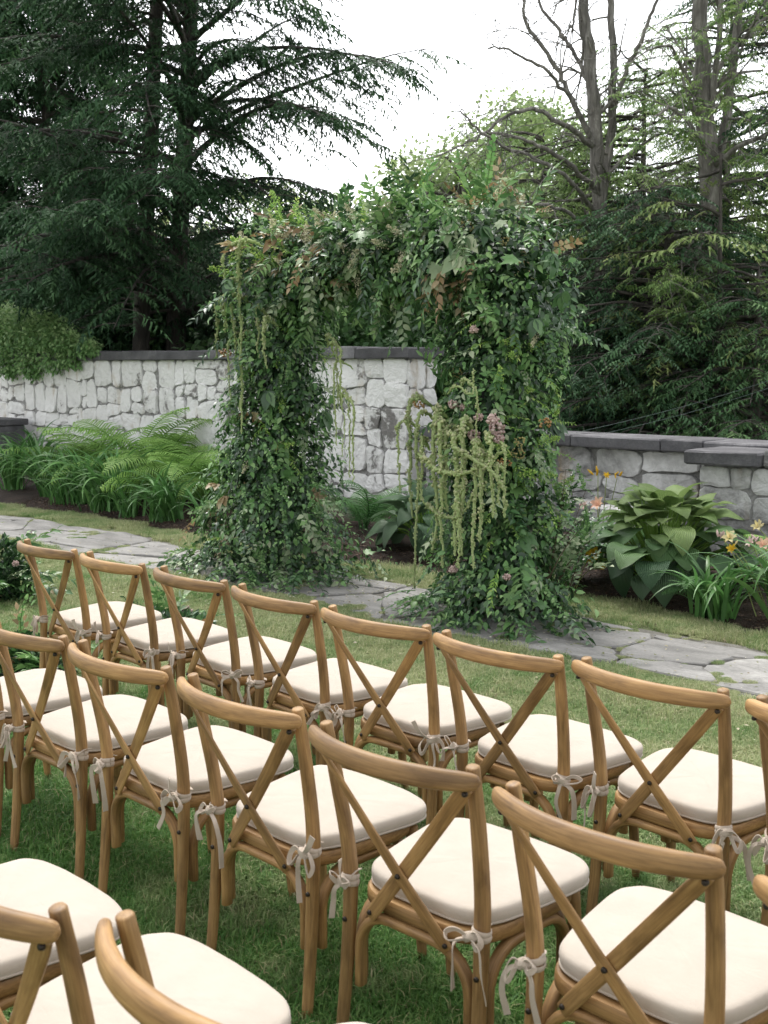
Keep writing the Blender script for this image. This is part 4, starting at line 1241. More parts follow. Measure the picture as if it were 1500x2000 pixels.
put('lobed', 26, SEG_L, droop=-.6, sc=(.5, .95)); put('lobed', 36, (2.2, 5.0), droop=-.3, sc=(.6, 1.1)); put('lobed', 24, SEG_R, droop=-.6); put('lobeds', 12, (3.4, 5.0), droop=-.7)
put('plume', 26, SEG_B, sc=(.6, 1.0), droop=.2, filt=lambda p: p[:, 2] > 2.4); put('plume', 8, SEG_L, sc=(.5, .8)); put('plume', 10, SEG_R, sc=(.5, .8))
put('copper', 10, (4.5, 5.1), filt=lambda p: (p[:, 0] > -4.95) & (p[:, 2] > 2.25), droop=.0, out=1.0, sc=(.8, 1.1)); put('palms', 8, (4.4, 5.0), droop=-.9, sc=(.7, 1.0), filt=lambda p: p[:, 1] < 6.1)
put('limeplume', 12, (2.1, 2.7), droop=.6, sc=(.8, 1.2), filt=lambda p: p[:, 2] > 2.4); put('plume', 22, (2.6, 4.8), droop=.3, filt=lambda p: p[:, 2] > 2.5)
put('lobeds', 10, SEG_B, droop=-.7, filt=lambda p: p[:, 1] < 6.1); put('silver', 14, (0, .7), filt=lambda p: p[:, 1] < 6.1)
put('lime', 14, SEG_B, droop=.3, out=1.0, filt=lambda p: p[:, 2] > 2.5); put('lime', 10, SEG_L, droop=-.1, front=.9); put('lime', 10, SEG_R, droop=-.1, front=.9)
put('pinnate', 16, (2.2, 5.2), droop=.5, out=1.2, filt=lambda p: p[:, 2] > 2.6, sc=(.7, 1.0)); put('small', 14, (2.2, 5.2), droop=.6, out=1.2, filt=lambda p: p[:, 2] > 2.6, sc=(.8, 1.2))
# loose sprays trailing on the flags round both feet
for cx, cy, rx, ry, n_ in ((-7.05, 5.98, .90, .56, 66), (-4.60, 5.98, .72, .48, 56)):
    a = ra.uniform(0, 2 * np.pi, n_); f = ra.uniform(.7, 1.05, n_)
    for q in range(n_):
        kind = ['dark', 'smalld', 'small', 'silver', 'pinnate', 'mid'][ra.randint(6)]
        ms, mt = SPR[kind]
        o = np.array([math.cos(a[q]), math.sin(a[q]), 0])
        p = np.array([cx + rx * f[q] * o[0] * .85, cy + ry * f[q] * o[1] * .85, ra.uniform(.05, .16)])
        B = basis((o + np.array([ra.normal(0, .3), ra.normal(0, .3), .02]))[None], np.array([[ra.normal(0, .2), ra.normal(0, .2), 1.]]))[0]
        place(KNAME[kind], ms[ra.randint(len(ms))], mt, arch, p - A0, B, ra.uniform(.7, 1.1))

# branches of maple-like leaves crowning the beam at the right
for x, z, dz in ((-5.15, 2.74, .06), (-4.95, 2.74, .08), (-5.4, 2.74, .05), (-5.7, 2.72, .03), (-6.95, 2.70, .03)):
    for q in range(9):
        d = np.array([ra.normal(0, .7), ra.normal(0, .5) - .3, ra.uniform(-.3, .6)]); p = np.array([x + ra.normal(0, .13), AY - .1 + ra.normal(0, .15), z - .12 + dz * ra.rand() * 2])
        place('lobed_leaf', SPR['lobed'][0][q % 3], g_mid, arch, p - A0, basis(d[None], np.array([[ra.normal(0, .3), -.5, 1.]]))[0], ra.uniform(.7, 1.15))

# twiggy branches of small leaves leaning out on the right of the right column
for q in range(16):
    a = np.array([-4.5 + ra.normal(0, .1), 6.3 + ra.normal(0, .12), .02]); e = np.array([-4.24 + ra.normal(0, .11), 6.40 + ra.normal(0, .16), ra.uniform(.3, 1.05)])
    st_ = spline([a, (a + e) / 2 + np.array([.04, 0, .12]), e], 5)
    link('twig', LM('twig', strip(st_ - A0, np.linspace(.005, .002, len(st_)), .4)), twig_mat, arch)
    for f in np.linspace(.25, 1, 6):
        p = np.array([np.interp(f, np.linspace(0, 1, len(st_)), st_[:, i]) for i in range(3)]); kd = ['small', 'smalld', 'silver', 'smalld'][ra.randint(4)]
        d = np.array([ra.normal(.2, .5), ra.normal(0, .5), ra.uniform(.1, .9)])
        place(KNAME[kd], SPR[kd][0][ra.randint(5)], SPR[kd][1], arch, p - A0, basis(d[None], np.array([[ra.normal(0, .3), ra.normal(0, .3), 1.]]))[0], ra.uniform(.5, .85))

# hanging amaranth
def amaranth(pts, r0, r1, seed, start=.12):
    r = np.random.RandomState(seed)
    P = spline(pts, 10); k = len(P); P = P + r.normal(0, .004, P.shape)
    L = np.concatenate([[0], np.cumsum(np.linalg.norm(np.diff(P, axis=0), axis=1))]); tot = L[-1]
    r0, r1 = r0 * 1.5, r1 * 1.4; n_ = int(tot * 430); s_ = r.uniform(start * tot, tot, n_); u = s_ / tot
    c = np.stack([np.interp(s_, L, P[:, i]) for i in range(3)], -1)
    rad = (r0 + (r1 - r0) * u) * (1 + .3 * np.sin(s_ * (110 + 60 * r.rand()) + r.rand() * 6) + .35 * np.sin(s_ * (31 + 9 * r.rand()) + r.rand() * 6)) * r.uniform(.6, 1.25, n_)
    o = unit(r.normal(size=(n_, 3)))
    core = strip(P, np.interp(L, [0, start * tot, tot], [.005, r0 * .6, r1 * .6]), .3)
    return join_vf([core, scatter(*OCT, c + o * (rad * .75)[:, None], np.tile(np.eye(3), (n_, 1, 1)), r.uniform(.2, .38, n_) * rad + .002, np.clip(.5 + .3 * o[:, 2] + r.normal(0, .25, n_), 0, 1))])

def strand(x0, y0, x1, y1, Y, rise=.10, r0=.017, r1=.006, seed=0, out=.12):
    """from the foliage at pixel x0,y0, arching over and hanging to x1,y1, in the plane y = Y"""
    r = np.random.RandomState(seed)
    a = at_y(x0, y0, Y + .18); b_ = at_y(x1, y1, Y)
    top = np.array([(a[0] + b_[0]) / 2, Y + .04, a[2] + rise]); sh = np.array([b_[0] + r.normal(0, .01), Y - .01, a[2] + rise * .2])
    pts = [a, top, sh]
    for f in (.35, .7, 1): pts.append(np.array([sh[0] + (b_[0] - sh[0]) * f + r.normal(0, .008), Y + r.normal(0, .01), sh[2] + (b_[2] - sh[2]) * f]))
    me = LM('amaranth_strand', amaranth(np.array(pts) - A0, r0, r1, seed))
    link('amaranth_strand', me, am_mat, arch)

k = 0
for x0, y0, x1, y1, Y, r0 in [
        # right column, facing the path
        (820, 838, 780, 962, 5.70, .012), (850, 800, 802, 1010, 5.72, .018), (860, 835, 815, 1150, 5.66, .015), (880, 820, 850, 1075, 5.66, .022), (880, 850, 862, 1110, 5.64, .020),
        (900, 850, 872, 1000, 5.68, .024), (905, 870, 888, 1085, 5.64, .022), (930, 850, 902, 1085, 5.62, .021), (950, 880, 925, 1108, 5.62, .018), (955, 905, 940, 1060, 5.60, .022),
        (990, 925, 972, 985, 5.62, .014), (985, 880, 985, 960, 5.62, .013), (840, 880, 826, 985, 5.68, .016), (900, 760, 930, 860, 5.66, .010),
        (910, 985, 895, 1110, 5.60, .016), (875, 770, 925, 720, 5.64, .008), (960, 870, 962, 1010, 5.6, .018),
        # left column
        (520, 500, 443, 640, 5.82, .013), (530, 490, 475, 845, 5.78, .016), (500, 600, 425, 700, 5.84, .018), (505, 590, 440, 650, 5.84, .020), (520, 670, 470, 800, 5.80, .012), (500, 680, 450, 790, 5.82, .010),
        (545, 640, 518, 720, 5.76, .016), (530, 625, 505, 700, 5.78, .014), (500, 560, 455, 690, 5.80, .017),
        # inside of the left column
        (650, 690, 668, 890, 5.98, .010), (660, 780, 682, 935, 5.98, .010), (665, 790, 692, 940, 5.96, .012), (640, 680, 660, 800, 5.96, .012), (690, 720, 655, 870, 5.96, .008)]:
    strand(x0, y0, x1, y1, Y, .06 + .05 * ((k * 37) % 5) / 4, r0, max(.004, r0 * .4), 400 + k); k += 1
# the two long arcs swagged across the right column
for pts, r0 in (([(815, 885, 5.66), (850, 915, 5.62), (900, 925, 5.6), (945, 905, 5.6), (985, 880, 5.64)], .018), ([(830, 985, 5.66), (870, 1010, 5.62), (905, 1000, 5.62), (930, 950, 5.62)], .014), ([(880, 870, 5.6), (930, 900, 5.56), (965, 925, 5.56), (984, 960, 5.58), (986, 1010, 5.6)], .015)):
    link('amaranth_strand', LM('amaranth_strand', amaranth(np.array([at_y(*p) for p in pts]) - A0, r0, r0 * .6, 450 + k, .02)), am_mat, arch); k += 1

# berries and blooms
BER = [LM('berry_cluster', cluster(500 + q, 26, .05, .0085), True) for q in range(3)]
YBR = [LM('berry_cluster', cluster(505 + q, 30, .05, .007), True) for q in range(3)]
BLO = [LM('bloom', cluster(510 + q, 60, .055, .014, OCT)) for q in range(3)]
for lst, mt in ((BER, berry_mat), (YBR, yberry_mat), (BLO, pink_mat)):
    for me in lst: me.materials.append(mt)
for q, (x, y, Y) in enumerate([(1064, 826, 5.95), (985, 905, 5.80), (818, 790, 5.9), (880, 860, 5.82), (440, 690, 5.95)]):
    place('berry_cluster', BER[q % 3], berry_mat, arch, at_y(x, y, Y) - A0, None, ra.uniform(.8, 1.1))
for q, (x, y, Y) in enumerate([(1015, 862, 5.88), (1012, 885, 5.88), (910, 442, 5.95), (985, 470, 5.95), (892, 728, 5.9)]):
    place('berry_cluster', YBR[q % 3], yberry_mat, arch, at_y(x, y, Y) - A0, None, ra.uniform(.8, 1.2))
for q, (x, y, Y, s_) in enumerate([(970, 838, 5.66, 1.0), (962, 818, 5.66, .8), (975, 858, 5.64, .7), (885, 790, 5.76, .7), (905, 795, 5.76, .6), (935, 815, 5.74, .6), (925, 850, 5.7, .8), (885, 1112, 5.66, .6), (990, 1127, 5.62, .5), (900, 1128, 5.64, .55), (925, 643, 5.8, .6)]):
    place('bloom', BLO[q % 3], pink_mat, arch, at_y(x, y, Y) - A0, None, s_)

# ------------------------------------------------------------------ hostas
def hosta_material(name, a, b2, edge):
    m, N, L, b = newmat(name)
    at = N.new('ShaderNodeAttribute'); at.attribute_name = 'grain'
    sx = N.new('ShaderNodeSeparateXYZ'); L.new(at.outputs['Vector'], sx.inputs[0])
    oi = N.new('ShaderNodeObjectInfo')
    c = mixc(N, L, oi.outputs['Random'], a, b2)
    sn = N.new('ShaderNodeMath'); sn.operation = 'SINE'; ml = N.new('ShaderNodeMath'); ml.operation = 'MULTIPLY'; ml.inputs[1].default_value = 52
    L.new(sx.outputs[0], ml.inputs[0]); L.new(ml.outputs[0], sn.inputs[0])
    vr = N.new('ShaderNodeMapRange'); vr.inputs[1].default_value = -1; vr.inputs[3].default_value = .78; vr.inputs[4].default_value = 1.12; L.new(sn.outputs[0], vr.inputs[0])
    hs = N.new('ShaderNodeHueSaturation'); L.new(c, hs.inputs['Color']); L.new(vr.outputs[0], hs.inputs['Value']); c = hs.outputs[0]
    L.new(c, b.inputs['Base Color']); b.inputs['Roughness'].default_value = .42; b.inputs['Specular IOR Level'].default_value = .4
    bump(N, L, b, sn.outputs[0], .8, .006)
    t = N.new('ShaderNodeBsdfTranslucent'); L.new(c, t.inputs['Color'])
    mx = N.new('ShaderNodeMixShader'); mx.inputs[0].default_value = .25
    L.new(b.outputs[0], mx.inputs[1]); L.new(t.outputs[0], mx.inputs[2]); L.new(mx.outputs[0], N['Material Output'].inputs['Surface'])
    return m
h_blue = hosta_material('blue_hosta', (.075, .15, .075), (.13, .215, .115), 0)
h_lime = hosta_material('lime_hosta', (.17, .28, .085), (.27, .38, .13), 0)
h_green = hosta_material('green_hosta', (.095, .20, .075), (.17, .29, .11), 0)

def hosta_leaf(seed):
    """heart-shaped ribbed blade, unit length along +y, arching and cupped"""
    r = np.random.RandomState(seed); nu, nv = 11, 9
    V, G, F = [], [], []
    arch_ = r.uniform(.2, .55); cup = r.uniform(.02, .12); wv = r.rand() * 6
    for i in range(nu):
        t = i / (nu - 1)
        w = .47 * (math.sin(math.pi * min(1, t * .93 + .07) ** .72)) ** .8 * (1 - .12 * t) + .002
        for j in range(nv):
            q = 2 * j / (nv - 1) - 1
            x = q * w; y = t - .10 * abs(q) ** 1.5 * (1 - t) * (1 if t < .5 else .6)
            z = .10 * math.sin(t * math.pi) - arch_ * t * t + cup * abs(q) ** 1.6 * w * 1.6 + .022 * math.sin(t * 11 + wv + 3 * q) * abs(q) + .012 * (abs(math.cos(q * 10)) - .5) * (1 - t)
            V.append((x, y, z)); G.append((q * (.45 + .55 * math.sin(math.pi * t) ** .3), t, 0))
    for i in range(nu - 1):
        for j in range(nv - 1):
            a = i * nv + j; F.append((a, a + 1, a + nv + 1, a + nv))
    mb = MB(); mb.add(V, F, G)
    return mb.mesh('leaf', True)
HL = [[hosta_leaf(600 + k) for k in range(5)] for _ in range(3)]
def petiole(a, b_, r=.006):
    m_ = (a + b_) / 2 + np.array([0, 0, .06]); return strip(spline([a, m_, b_], 4), r, .5)

def hosta(label, pos, n, R, H, leaf, mats, seed, tall=1.0):
    r = np.random.RandomState(seed)
    root = thing('hosta_plant', label, 'plant', tuple(pos)); st = []
    for q in range(n):
        u = (q + .5) / n                       # 0 = innermost, upright; 1 = outermost, hanging
        az = q * 2.39996 + r.normal(0, .5); el = .75 - 1.45 * u + r.normal(0, .28)
        rad = R * (.10 + .66 * u ** .75) * r.uniform(.75, 1.15); h = H * (.92 - .66 * u ** 1.5) * r.uniform(.85, 1.08)
        o = np.array([math.cos(az), math.sin(az), 0]); p = o * rad + np.array([0, 0, h])
        d = o * math.cos(el) + np.array([0, 0, math.sin(el)]); nh = np.array([0, 0, 1.]) * math.cos(el) - o * math.sin(el) + r.normal(0, .15, 3)
        k = 0 if u < .5 else (1 if u < .78 else 2)
        place('leaf', HL[k][r.randint(5)], mats[k], root, p, basis(d[None], nh[None])[0], leaf * r.uniform(.8, 1.15) * (.85 + .25 * u))
        st.append(petiole(o * .03, p))
    link('stems', LM('stems', join_vf(st)), g_lime, root)
    return root
for grp, mats in zip(HL, (h_lime, h_green, h_blue)):
    for me in grp: pass
hosta('large hosta with lime-topped ribbed leaves before the low wall', (-4.22, 7.5, .06), 135, .74, .72, .24, (h_lime, h_green, h_blue), 1)
HL = [[hosta_leaf(620 + k) for k in range(5)] for _ in range(3)]
hosta('blue-green hosta behind the hanging amaranth inside the arch', (-6.58, 7.52, .07), 52, .5, .52, .25, (h_blue, h_blue, h_blue), 2)

# ------------------------------------------------------------------ ferns
fern_light = leafmat('fern_frond', [(.055, .115, .030), (.085, .165, .042), (.125, .215, .062), (.17, .255, .085)], .55, .4, .3, .22)
fern_dark = leafmat('dark_fern_frond', [(.022, .060, .022), (.035, .085, .030), (.055, .115, .042)], .55, .3, .3, .2)
def frond(seed, n=38, arc=.5):
    """feathered frond, unit length, rising along +y/+z then arching over"""
    r = np.random.RandomState(seed)
    t = np.linspace(0, 1, n + 4)
    ang = 1.25 - (1.0 + arc) * t ** 1.3
    P = np.concatenate([[[0, 0, 0]], np.cumsum(np.stack([0 * ang, np.cos(ang), np.sin(ang)], -1)[:-1] / (n + 3), axis=0)])
    T = unit(np.gradient(P, axis=0)); parts = [strip(P, np.linspace(.008, .002, len(P)), .2)]
    V, F, R = [], [], []
    for k in range(4, n + 4):
        u = (k - 4) / (n - 1); L = .20 * math.sin(math.pi * (u * .86 + .14) ** .8) ** .7 + .008; w = .40 / n
        nz = np.cross(np.array([1., 0, 0]), T[k])
        for sg in (-1, 1):
            d = unit(np.array([sg, 0, 0]) * .92 + T[k] * .42 - nz * .0 + np.array([0, 0, -.16]) + r.normal(0, .04, 3))
            b0 = P[k]; o = len(V)
            m1 = b0 + d * L * .5; m1 = m1 + np.array([0, 0, .012]); e = b0 + d * L + np.array([0, 0, -.02])
            V += [b0 - T[k] * w * .7, b0 + T[k] * w * .7, m1 + T[k] * w * .62, m1 - T[k] * w * .62, e]
            F += [(o, o + 1, o + 2), (o, o + 2, o + 3), (o + 3, o + 2, o + 4)]; R += [r.rand() * .5 + .5 * u] * 3
    parts.append((np.array(V), np.array(F), np.array(R)))
    return LM('frond', join_vf(parts))
FR = [frond(640 + k, 40, [.3, .5, .7, .9, .45, .6][k]) for k in range(6)]
FRD = [frond(650 + k, 26, [.5, .7, .9][k]) for k in range(3)]
for me in FR: me.materials.append(fern_light)
for me in FRD: me.materials.append(fern_dark)
def fern(label, x, y, n, L, meshes, mat, seed, group='ferns in the bed below the walls'):
    r = np.random.RandomState(seed); z = float(bed_h(x, y))
    root = thing('fern_plant', label, 'fern', (x, y, z), 0, group)
    for q in range(n):
        az = q * 2 * math.pi / n + r.normal(0, .2)
        R = Matrix.Rotation(az, 3, 'Z') @ Matrix.Rotation(r.uniform(-.12, .42), 3, 'X').inverted() @ Matrix.Rotation(r.normal(0, .3), 3, 'Y')
        place('frond', meshes[r.randint(len(meshes))], mat, root, (r.normal(0, .03), r.normal(0, .03), 0), np.array(R), L * r.uniform(.75, 1.15))
for q, (px, py, Y, n, L, lab) in enumerate([
        (255, 985, 8.25, 16, 1.5, 'pale green fern, tallest of the bed, spreading over the daylilies'),
        (345, 990, 8.05, 17, 1.45, 'broad pale green fern left of the arch'),
        (410, 990, 8.15, 15, 1.35, 'pale green fern nearest the left column of the arch'),
        (185, 985, 8.4, 14, 1.35, 'pale green fern in front of the white wall, left of the tallest'),
        (300, 985, 8.5, 14, 1.55, 'upright pale green fern at the back against the white wall')]):
    g = at_y(px, py, Y); fern(lab, g[0], Y, n, L, FR, fern_light, 660 + q)
for q, (x, y, n, L, lab) in enumerate([
        (-13.9, 8.3, 14, .85, 'dark fern at the far left under the wall'), (-15.0, 8.4, 13, .9, 'dark fern beside the planter box'),
        (-7.75, 7.9, 14, .85, 'dark fern hanging beside the left column seen through the arch'), (-8.6, 7.6, 12, .8, 'dark fern tucked behind the left column'),
        (-3.75, 7.25, 9, .55, 'small fern between the large hosta and the right daylilies'), (-7.1, 8.2, 12, .7, 'dark fern behind the small hosta'),
        (-3.2, 7.9, 11, .75, 'fern before the stone pier at the right edge')]):
    fern(lab, x, y, n, L, FRD if q != 6 else FR, fern_dark if q != 6 else fern_light, 670 + q)

# ------------------------------------------------------------------ daylilies
blade_mat = leafmat('daylily_blade', [(.030, .078, .026), (.048, .112, .036), (.075, .148, .052)], .42, .3, .4, .3)
def blade(seed):
    """strap leaf, unit length, rising and arching over"""
    r = np.random.RandomState(seed); n = 12; t = np.linspace(0, 1, n)
    arc = r.uniform(1.3, 2.6); a0 = r.uniform(1.15, 1.45); ang = a0 - arc * t ** 1.5
    P = np.concatenate([[[0, 0, 0]], np.cumsum(np.stack([0 * t, np.cos(ang), np.sin(ang)], -1)[:-1] / (n - 1), axis=0)])
    T = unit(np.gradient(P, axis=0)); nz = np.cross(np.array([[1., 0, 0]]), T)
    w = .021 * np.interp(t, [0, .15, .6, 1], [.75, 1, .8, .05]); tw = r.normal(0, .4)
    sx = np.stack([np.cos(tw * t), 0 * t, 0 * t], -1) + nz * np.sin(tw * t)[:, None]
    V = np.stack([P - sx * w[:, None] + nz * (w * .35)[:, None], P, P + sx * w[:, None] + nz * (w * .35)[:, None]], 1).reshape(-1, 3)
    F = []
    for i in range(n - 1):
        for j in (0, 1):
            a = i * 3 + j; F += [(a, a + 1, a + 4), (a, a + 4, a + 3)]
    return LM('blade', (V, np.array(F), np.full(len(F), r.rand())), True)
BL = [blade(700 + k) for k in range(14)]
for me in BL: me.materials.append(blade_mat)

def lily_flower(seed, mat):
    r = np.random.RandomState(seed); parts = []
    for k in range(6):
        a = k * math.pi / 3 + r.normal(0, .08); o = np.array([math.cos(a), math.sin(a), 0])
        n = 6; V, F = [], []
        for i in range(n):
            t = i / (n - 1); rr = .006 + .055 * t ** 1.3; z = .055 * math.sin(t * 2.0); w = .015 * math.sin(math.pi * (t * .85 + .12)) * (1.25 if k % 2 else .85)
            c = o * rr + np.array([0, 0, z]); sdv = np.array([-o[1], o[0], 0])
            V += [c - sdv * w, c + np.array([0, 0, -.004]), c + sdv * w]
        for i in range(n - 1):
            for j in (0, 1):
                q = i * 3 + j; F += [(q, q + 1, q + 4), (q, q + 4, q + 3)]
        parts.append((np.array(V), np.array(F), np.full(len(F), r.rand())))
    return LM('flower', join_vf(parts), True)
def bud_mesh(seed):
    V, F = tubes_np([np.array([[0, 0, 0], [0, 0, .012], [0, 0, .03], [0, 0, .045], [0, 0, .055]])], [np.array([.003, .007, .008, .005, .001])], 6)
    F = np.concatenate([F[:, [0, 1, 2]], F[:, [0, 2, 3]]]); return LM('bud', (V, F, np.full(len(F), .6)), True)
FLW = {k: (lily_flower(720 + q, mt), mt) for q, (k, mt) in enumerate({'yellow': yellow_fl, 'peach': peach_fl, 'pale': palefl, 'pink': pink_mat}.items())}
for me, mt in FLW.values(): me.materials.append(mt)
BUD = {k: bud_mesh(1) for k in FLW}
for k in BUD: BUD[k].materials.append(FLW[k][1])

def daylily(label, x, y, n, L, seed, flowers=(), wid=1.0):
    r = np.random.RandomState(seed); z = float(bed_h(x, y)); base = np.array([x, y, z])
    root = thing('daylily_plant', label, 'plant', (x, y, z), 0, 'daylilies along the front of the bed')
    for q in range(n):
        az = r.uniform(0, 2 * math.pi); R = Matrix.Rotation(az, 3, 'Z') @ Matrix.Rotation(r.normal(0, .12), 3, 'Y') @ Matrix.Rotation(r.normal(0, .12), 3, 'X')
        l = L * r.uniform(.6, 1.2)
        place('blade', BL[r.randint(14)], blade_mat, root, (r.normal(0, .07), r.normal(0, .05), -.01), np.array(R), (l * wid * 1.1, l, l))
    for fx, fy, kind, sc, buds in flowers:           # pixel of the bloom, its stalk rising from this plant
        f = at_y(fx, fy, y - .02) - base
        s0 = np.array([f[0] * .4 + r.normal(0, .02), f[1] * .3, 0]); st = spline([s0, (s0 + f) / 2 + np.array([0, 0, .06]), f], 5)
        link('flower_stalk', LM('flower_stalk', strip(st, np.linspace(.0045, .003, len(st)), .6)), stem_mat, root)
        d = unit(np.array([r.normal(0, .5), -.7, .45]))
        Rm = np.array(Vector(d).to_track_quat('Z', 'Y').to_matrix())
        if sc > 0: place('flower', FLW[kind][0], FLW[kind][1], root, f, Rm, sc)
        for _ in range(buds):
            d2 = unit(np.array([r.normal(0, .5), r.normal(0, .3), .8]))
            place('bud', BUD[kind], FLW[kind][1], root, f + r.normal(0, .018, 3), np.array(Vector(d2).to_track_quat('Z', 'Y').to_matrix()), r.uniform(.8, 1.3))

q = 0
for px, py, n, L, lab in [(15, 968, 80, .95, 'daylily clump of arching leaves at the far left of the bed'), (80, 982, 80, .95, 'second clump of strap leaves from the left edge'), (145, 995, 84, .98, 'third clump of strap leaves from the left edge'),
                          (215, 1006, 86, 1.0, 'dense arching clump of strap leaves below the tallest fern'), (310, 1026, 80, .80, 'low arching clump of strap leaves at the bed edge left of the arch'), (45, 1000, 40, .6, 'low front clump of strap leaves nearest the left edge'), (110, 1012, 44, .6, 'low front clump of strap leaves at the edge of the turf, second from the left'), (175, 1022, 44, .6, 'low front clump of strap leaves at the edge of the turf, third from the left'), (258, 1030, 40, .58, 'low front clump of strap leaves beside the bare mulch left of the arch'),
                          (385, 1036, 40, .5, 'small grassy clump beside the left foot of the arch'), (55, 945, 60, 1.0, 'clump of strap leaves at the back near the planter box')]:
    d = ray(px, py); g = np.array([(d[:2] @ _u), (d[:2] @ _n)]) * (CAM_H / -d[2])
    g[1] = max(g[1], 7.1)
    daylily(lab, g[0], g[1] + .1, n, L, 740 + q); q += 1
daylily('daylily with yellow blooms close beside the right column of the arch', -4.95, 7.15, 46, .62, 760, [(1160, 1085, 'yellow', 1.0, 0), (1150, 1092, 'yellow', .8, 0), (1180, 1110, 'yellow', .4, 0)])
daylily('tall daylily with lemon buds and peach blooms beside the arch', -5.0, 7.85, 36, .6, 761, [(1168, 925, 'yellow', 0, 4), (1205, 935, 'yellow', 0, 3), (1172, 988, 'peach', 1.1, 0), (1145, 990, 'pink', .8, 1), (1185, 930, 'yellow', .5, 1)])
daylily('big daylily clump with pale yellow blooms at the right edge', -3.05, 7.12, 80, .80, 762, [(1425, 1052, 'pale', .85, 3), (1410, 1048, 'pink', .5, 2), (1432, 1075, 'yellow', .65, 0), (1470, 1062, 'pink', .7, 2), (1492, 1066, 'peach', .8, 1)], 1.3)
daylily('arching daylily clump between the hosta and the right edge', -3.55, 7.02, 56, .62, 763, (), 1.1)
daylily('daylily clump cut by the right edge of the picture', -2.6, 7.25, 70, .85, 764, [(1480, 1030, 'pale', .7, 2)], 1.2)

# ------------------------------------------------------------------ climbing shrub on the tall wall
r = np.random.RandomState(77)
cs = thing('climbing_shrub', 'pale leafy climber spilling over the left end of the white wall', 'shrub', (-16.0, 9.1, 1.6))
b0 = np.array([-16.0, 9.1, 1.6]); cl = []
for px, py, rad in [(-10, 650, .5), (40, 652, .45), (85, 655, .4), (120, 662, .34), (150, 674, .26), (170, 678, .18), (20, 690, .4), (70, 694, .36), (110, 698, .30), (140, 700, .2), (5, 622, .36), (50, 626, .26), (100, 634, .22), (15, 712, .26), (60, 716, .22), (182, 682, .12)]:
    cl.append((at_y(px, py, 9.12), rad))
parts, stems = [], []
for c, rad in cl:
    n_ = int(1250 * rad ** 1.2 / .5)
    o = unit(r.normal(size=(n_, 3))); lump_ = 1 + .3 * np.sin(o[:, 0] * 7 + c[0] * 3) * np.sin(o[:, 2] * 6 + c[2] * 5) + .15 * np.sin(o[:, 1] * 11); p = c + o * (rad * lump_ * r.rand(n_) ** .3)[:, None] * np.array([1, .8, .8]) - b0
    d = unit(o * .7 + r.normal(0, .5, (n_, 3)) + np.array([0, -.2, -.3])); nh = unit(o * .5 + np.array([0, -.3, 1.]) + r.normal(0, .3, (n_, 3)))
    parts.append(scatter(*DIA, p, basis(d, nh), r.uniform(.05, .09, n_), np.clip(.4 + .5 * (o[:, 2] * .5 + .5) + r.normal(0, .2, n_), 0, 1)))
    stems.append(strip(spline([np.array([r.normal(0, .3), .75, -1.5]), np.array([(c - b0)[0] * .5, .72, -.2]), c - b0], 6), .012, .5))
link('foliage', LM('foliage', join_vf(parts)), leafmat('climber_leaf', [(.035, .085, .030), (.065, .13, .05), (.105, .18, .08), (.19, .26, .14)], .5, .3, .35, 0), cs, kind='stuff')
link('stems', LM('stems', join_vf(stems)), twig_mat, cs)

# ------------------------------------------------------------------ ground arrangements of greenery along the aisle
def arrangement(label, x, y, rx, h, n, seed, blooms=6):
    r = np.random.RandomState(seed)
    root = thing('flower_arrangement', label, 'arrangement', (x, y, 0))
    parts = []
    n_ = n * 30; o = unit(r.normal(size=(n_, 3))); o[:, 2] = np.abs(o[:, 2])
    p = o * np.array([rx * .8, rx * .7, h * .75]) * (r.rand(n_) ** .4)[:, None]
    d = unit(o + r.normal(0, .5, (n_, 3)) + np.array([0, 0, .1])); nh = unit(r.normal(0, .4, (n_, 3)) + np.array([0, 0, 1.]))
    link('leaf_mass', LM('leaf_mass', scatter(*OVAL, p, basis(d, nh), r.uniform(.04, .07, n_))), g_dark, root, kind='stuff')
    for q in range(n):
        kind = ['dark', 'mid', 'small', 'smalld', 'silver', 'pinnate', 'copper'][r.randint(7)]
        ms, mt = SPR[kind]; o = unit(np.array([r.normal(), r.normal(), abs(r.normal()) * .9 + .1]))
        place(KNAME[kind], ms[r.randint(len(ms))], mt, root, o * np.array([rx * .55, rx * .5, h * .55]), basis(o[None] + r.normal(0, .2, (1, 3)), np.array([[r.normal(0, .2), r.normal(0, .2), 1.]]))[0], r.uniform(.7, 1.05))
    for q in range(blooms):
        o = unit(np.array([r.normal(), r.normal() - .6, abs(r.normal()) * .8 + .2]))
        place('bloom', BLO[q % 3], pink_mat, root, o * np.array([rx * .85, rx * .8, h * .8]), None, r.uniform(.4, .7))
arrangement('leafy flower arrangement on the lawn at the left edge', -7.62, 4.0, .30, .62, 46, 801, 8)
arrangement('dark leafy arrangement at the aisle end of the front row', -5.52, 3.02, .30, .34, 40, 802, 3)
arrangement('low spray of greenery on the lawn before the first chairs', -5.95, 4.25, .42, .16, 22, 803, 2)

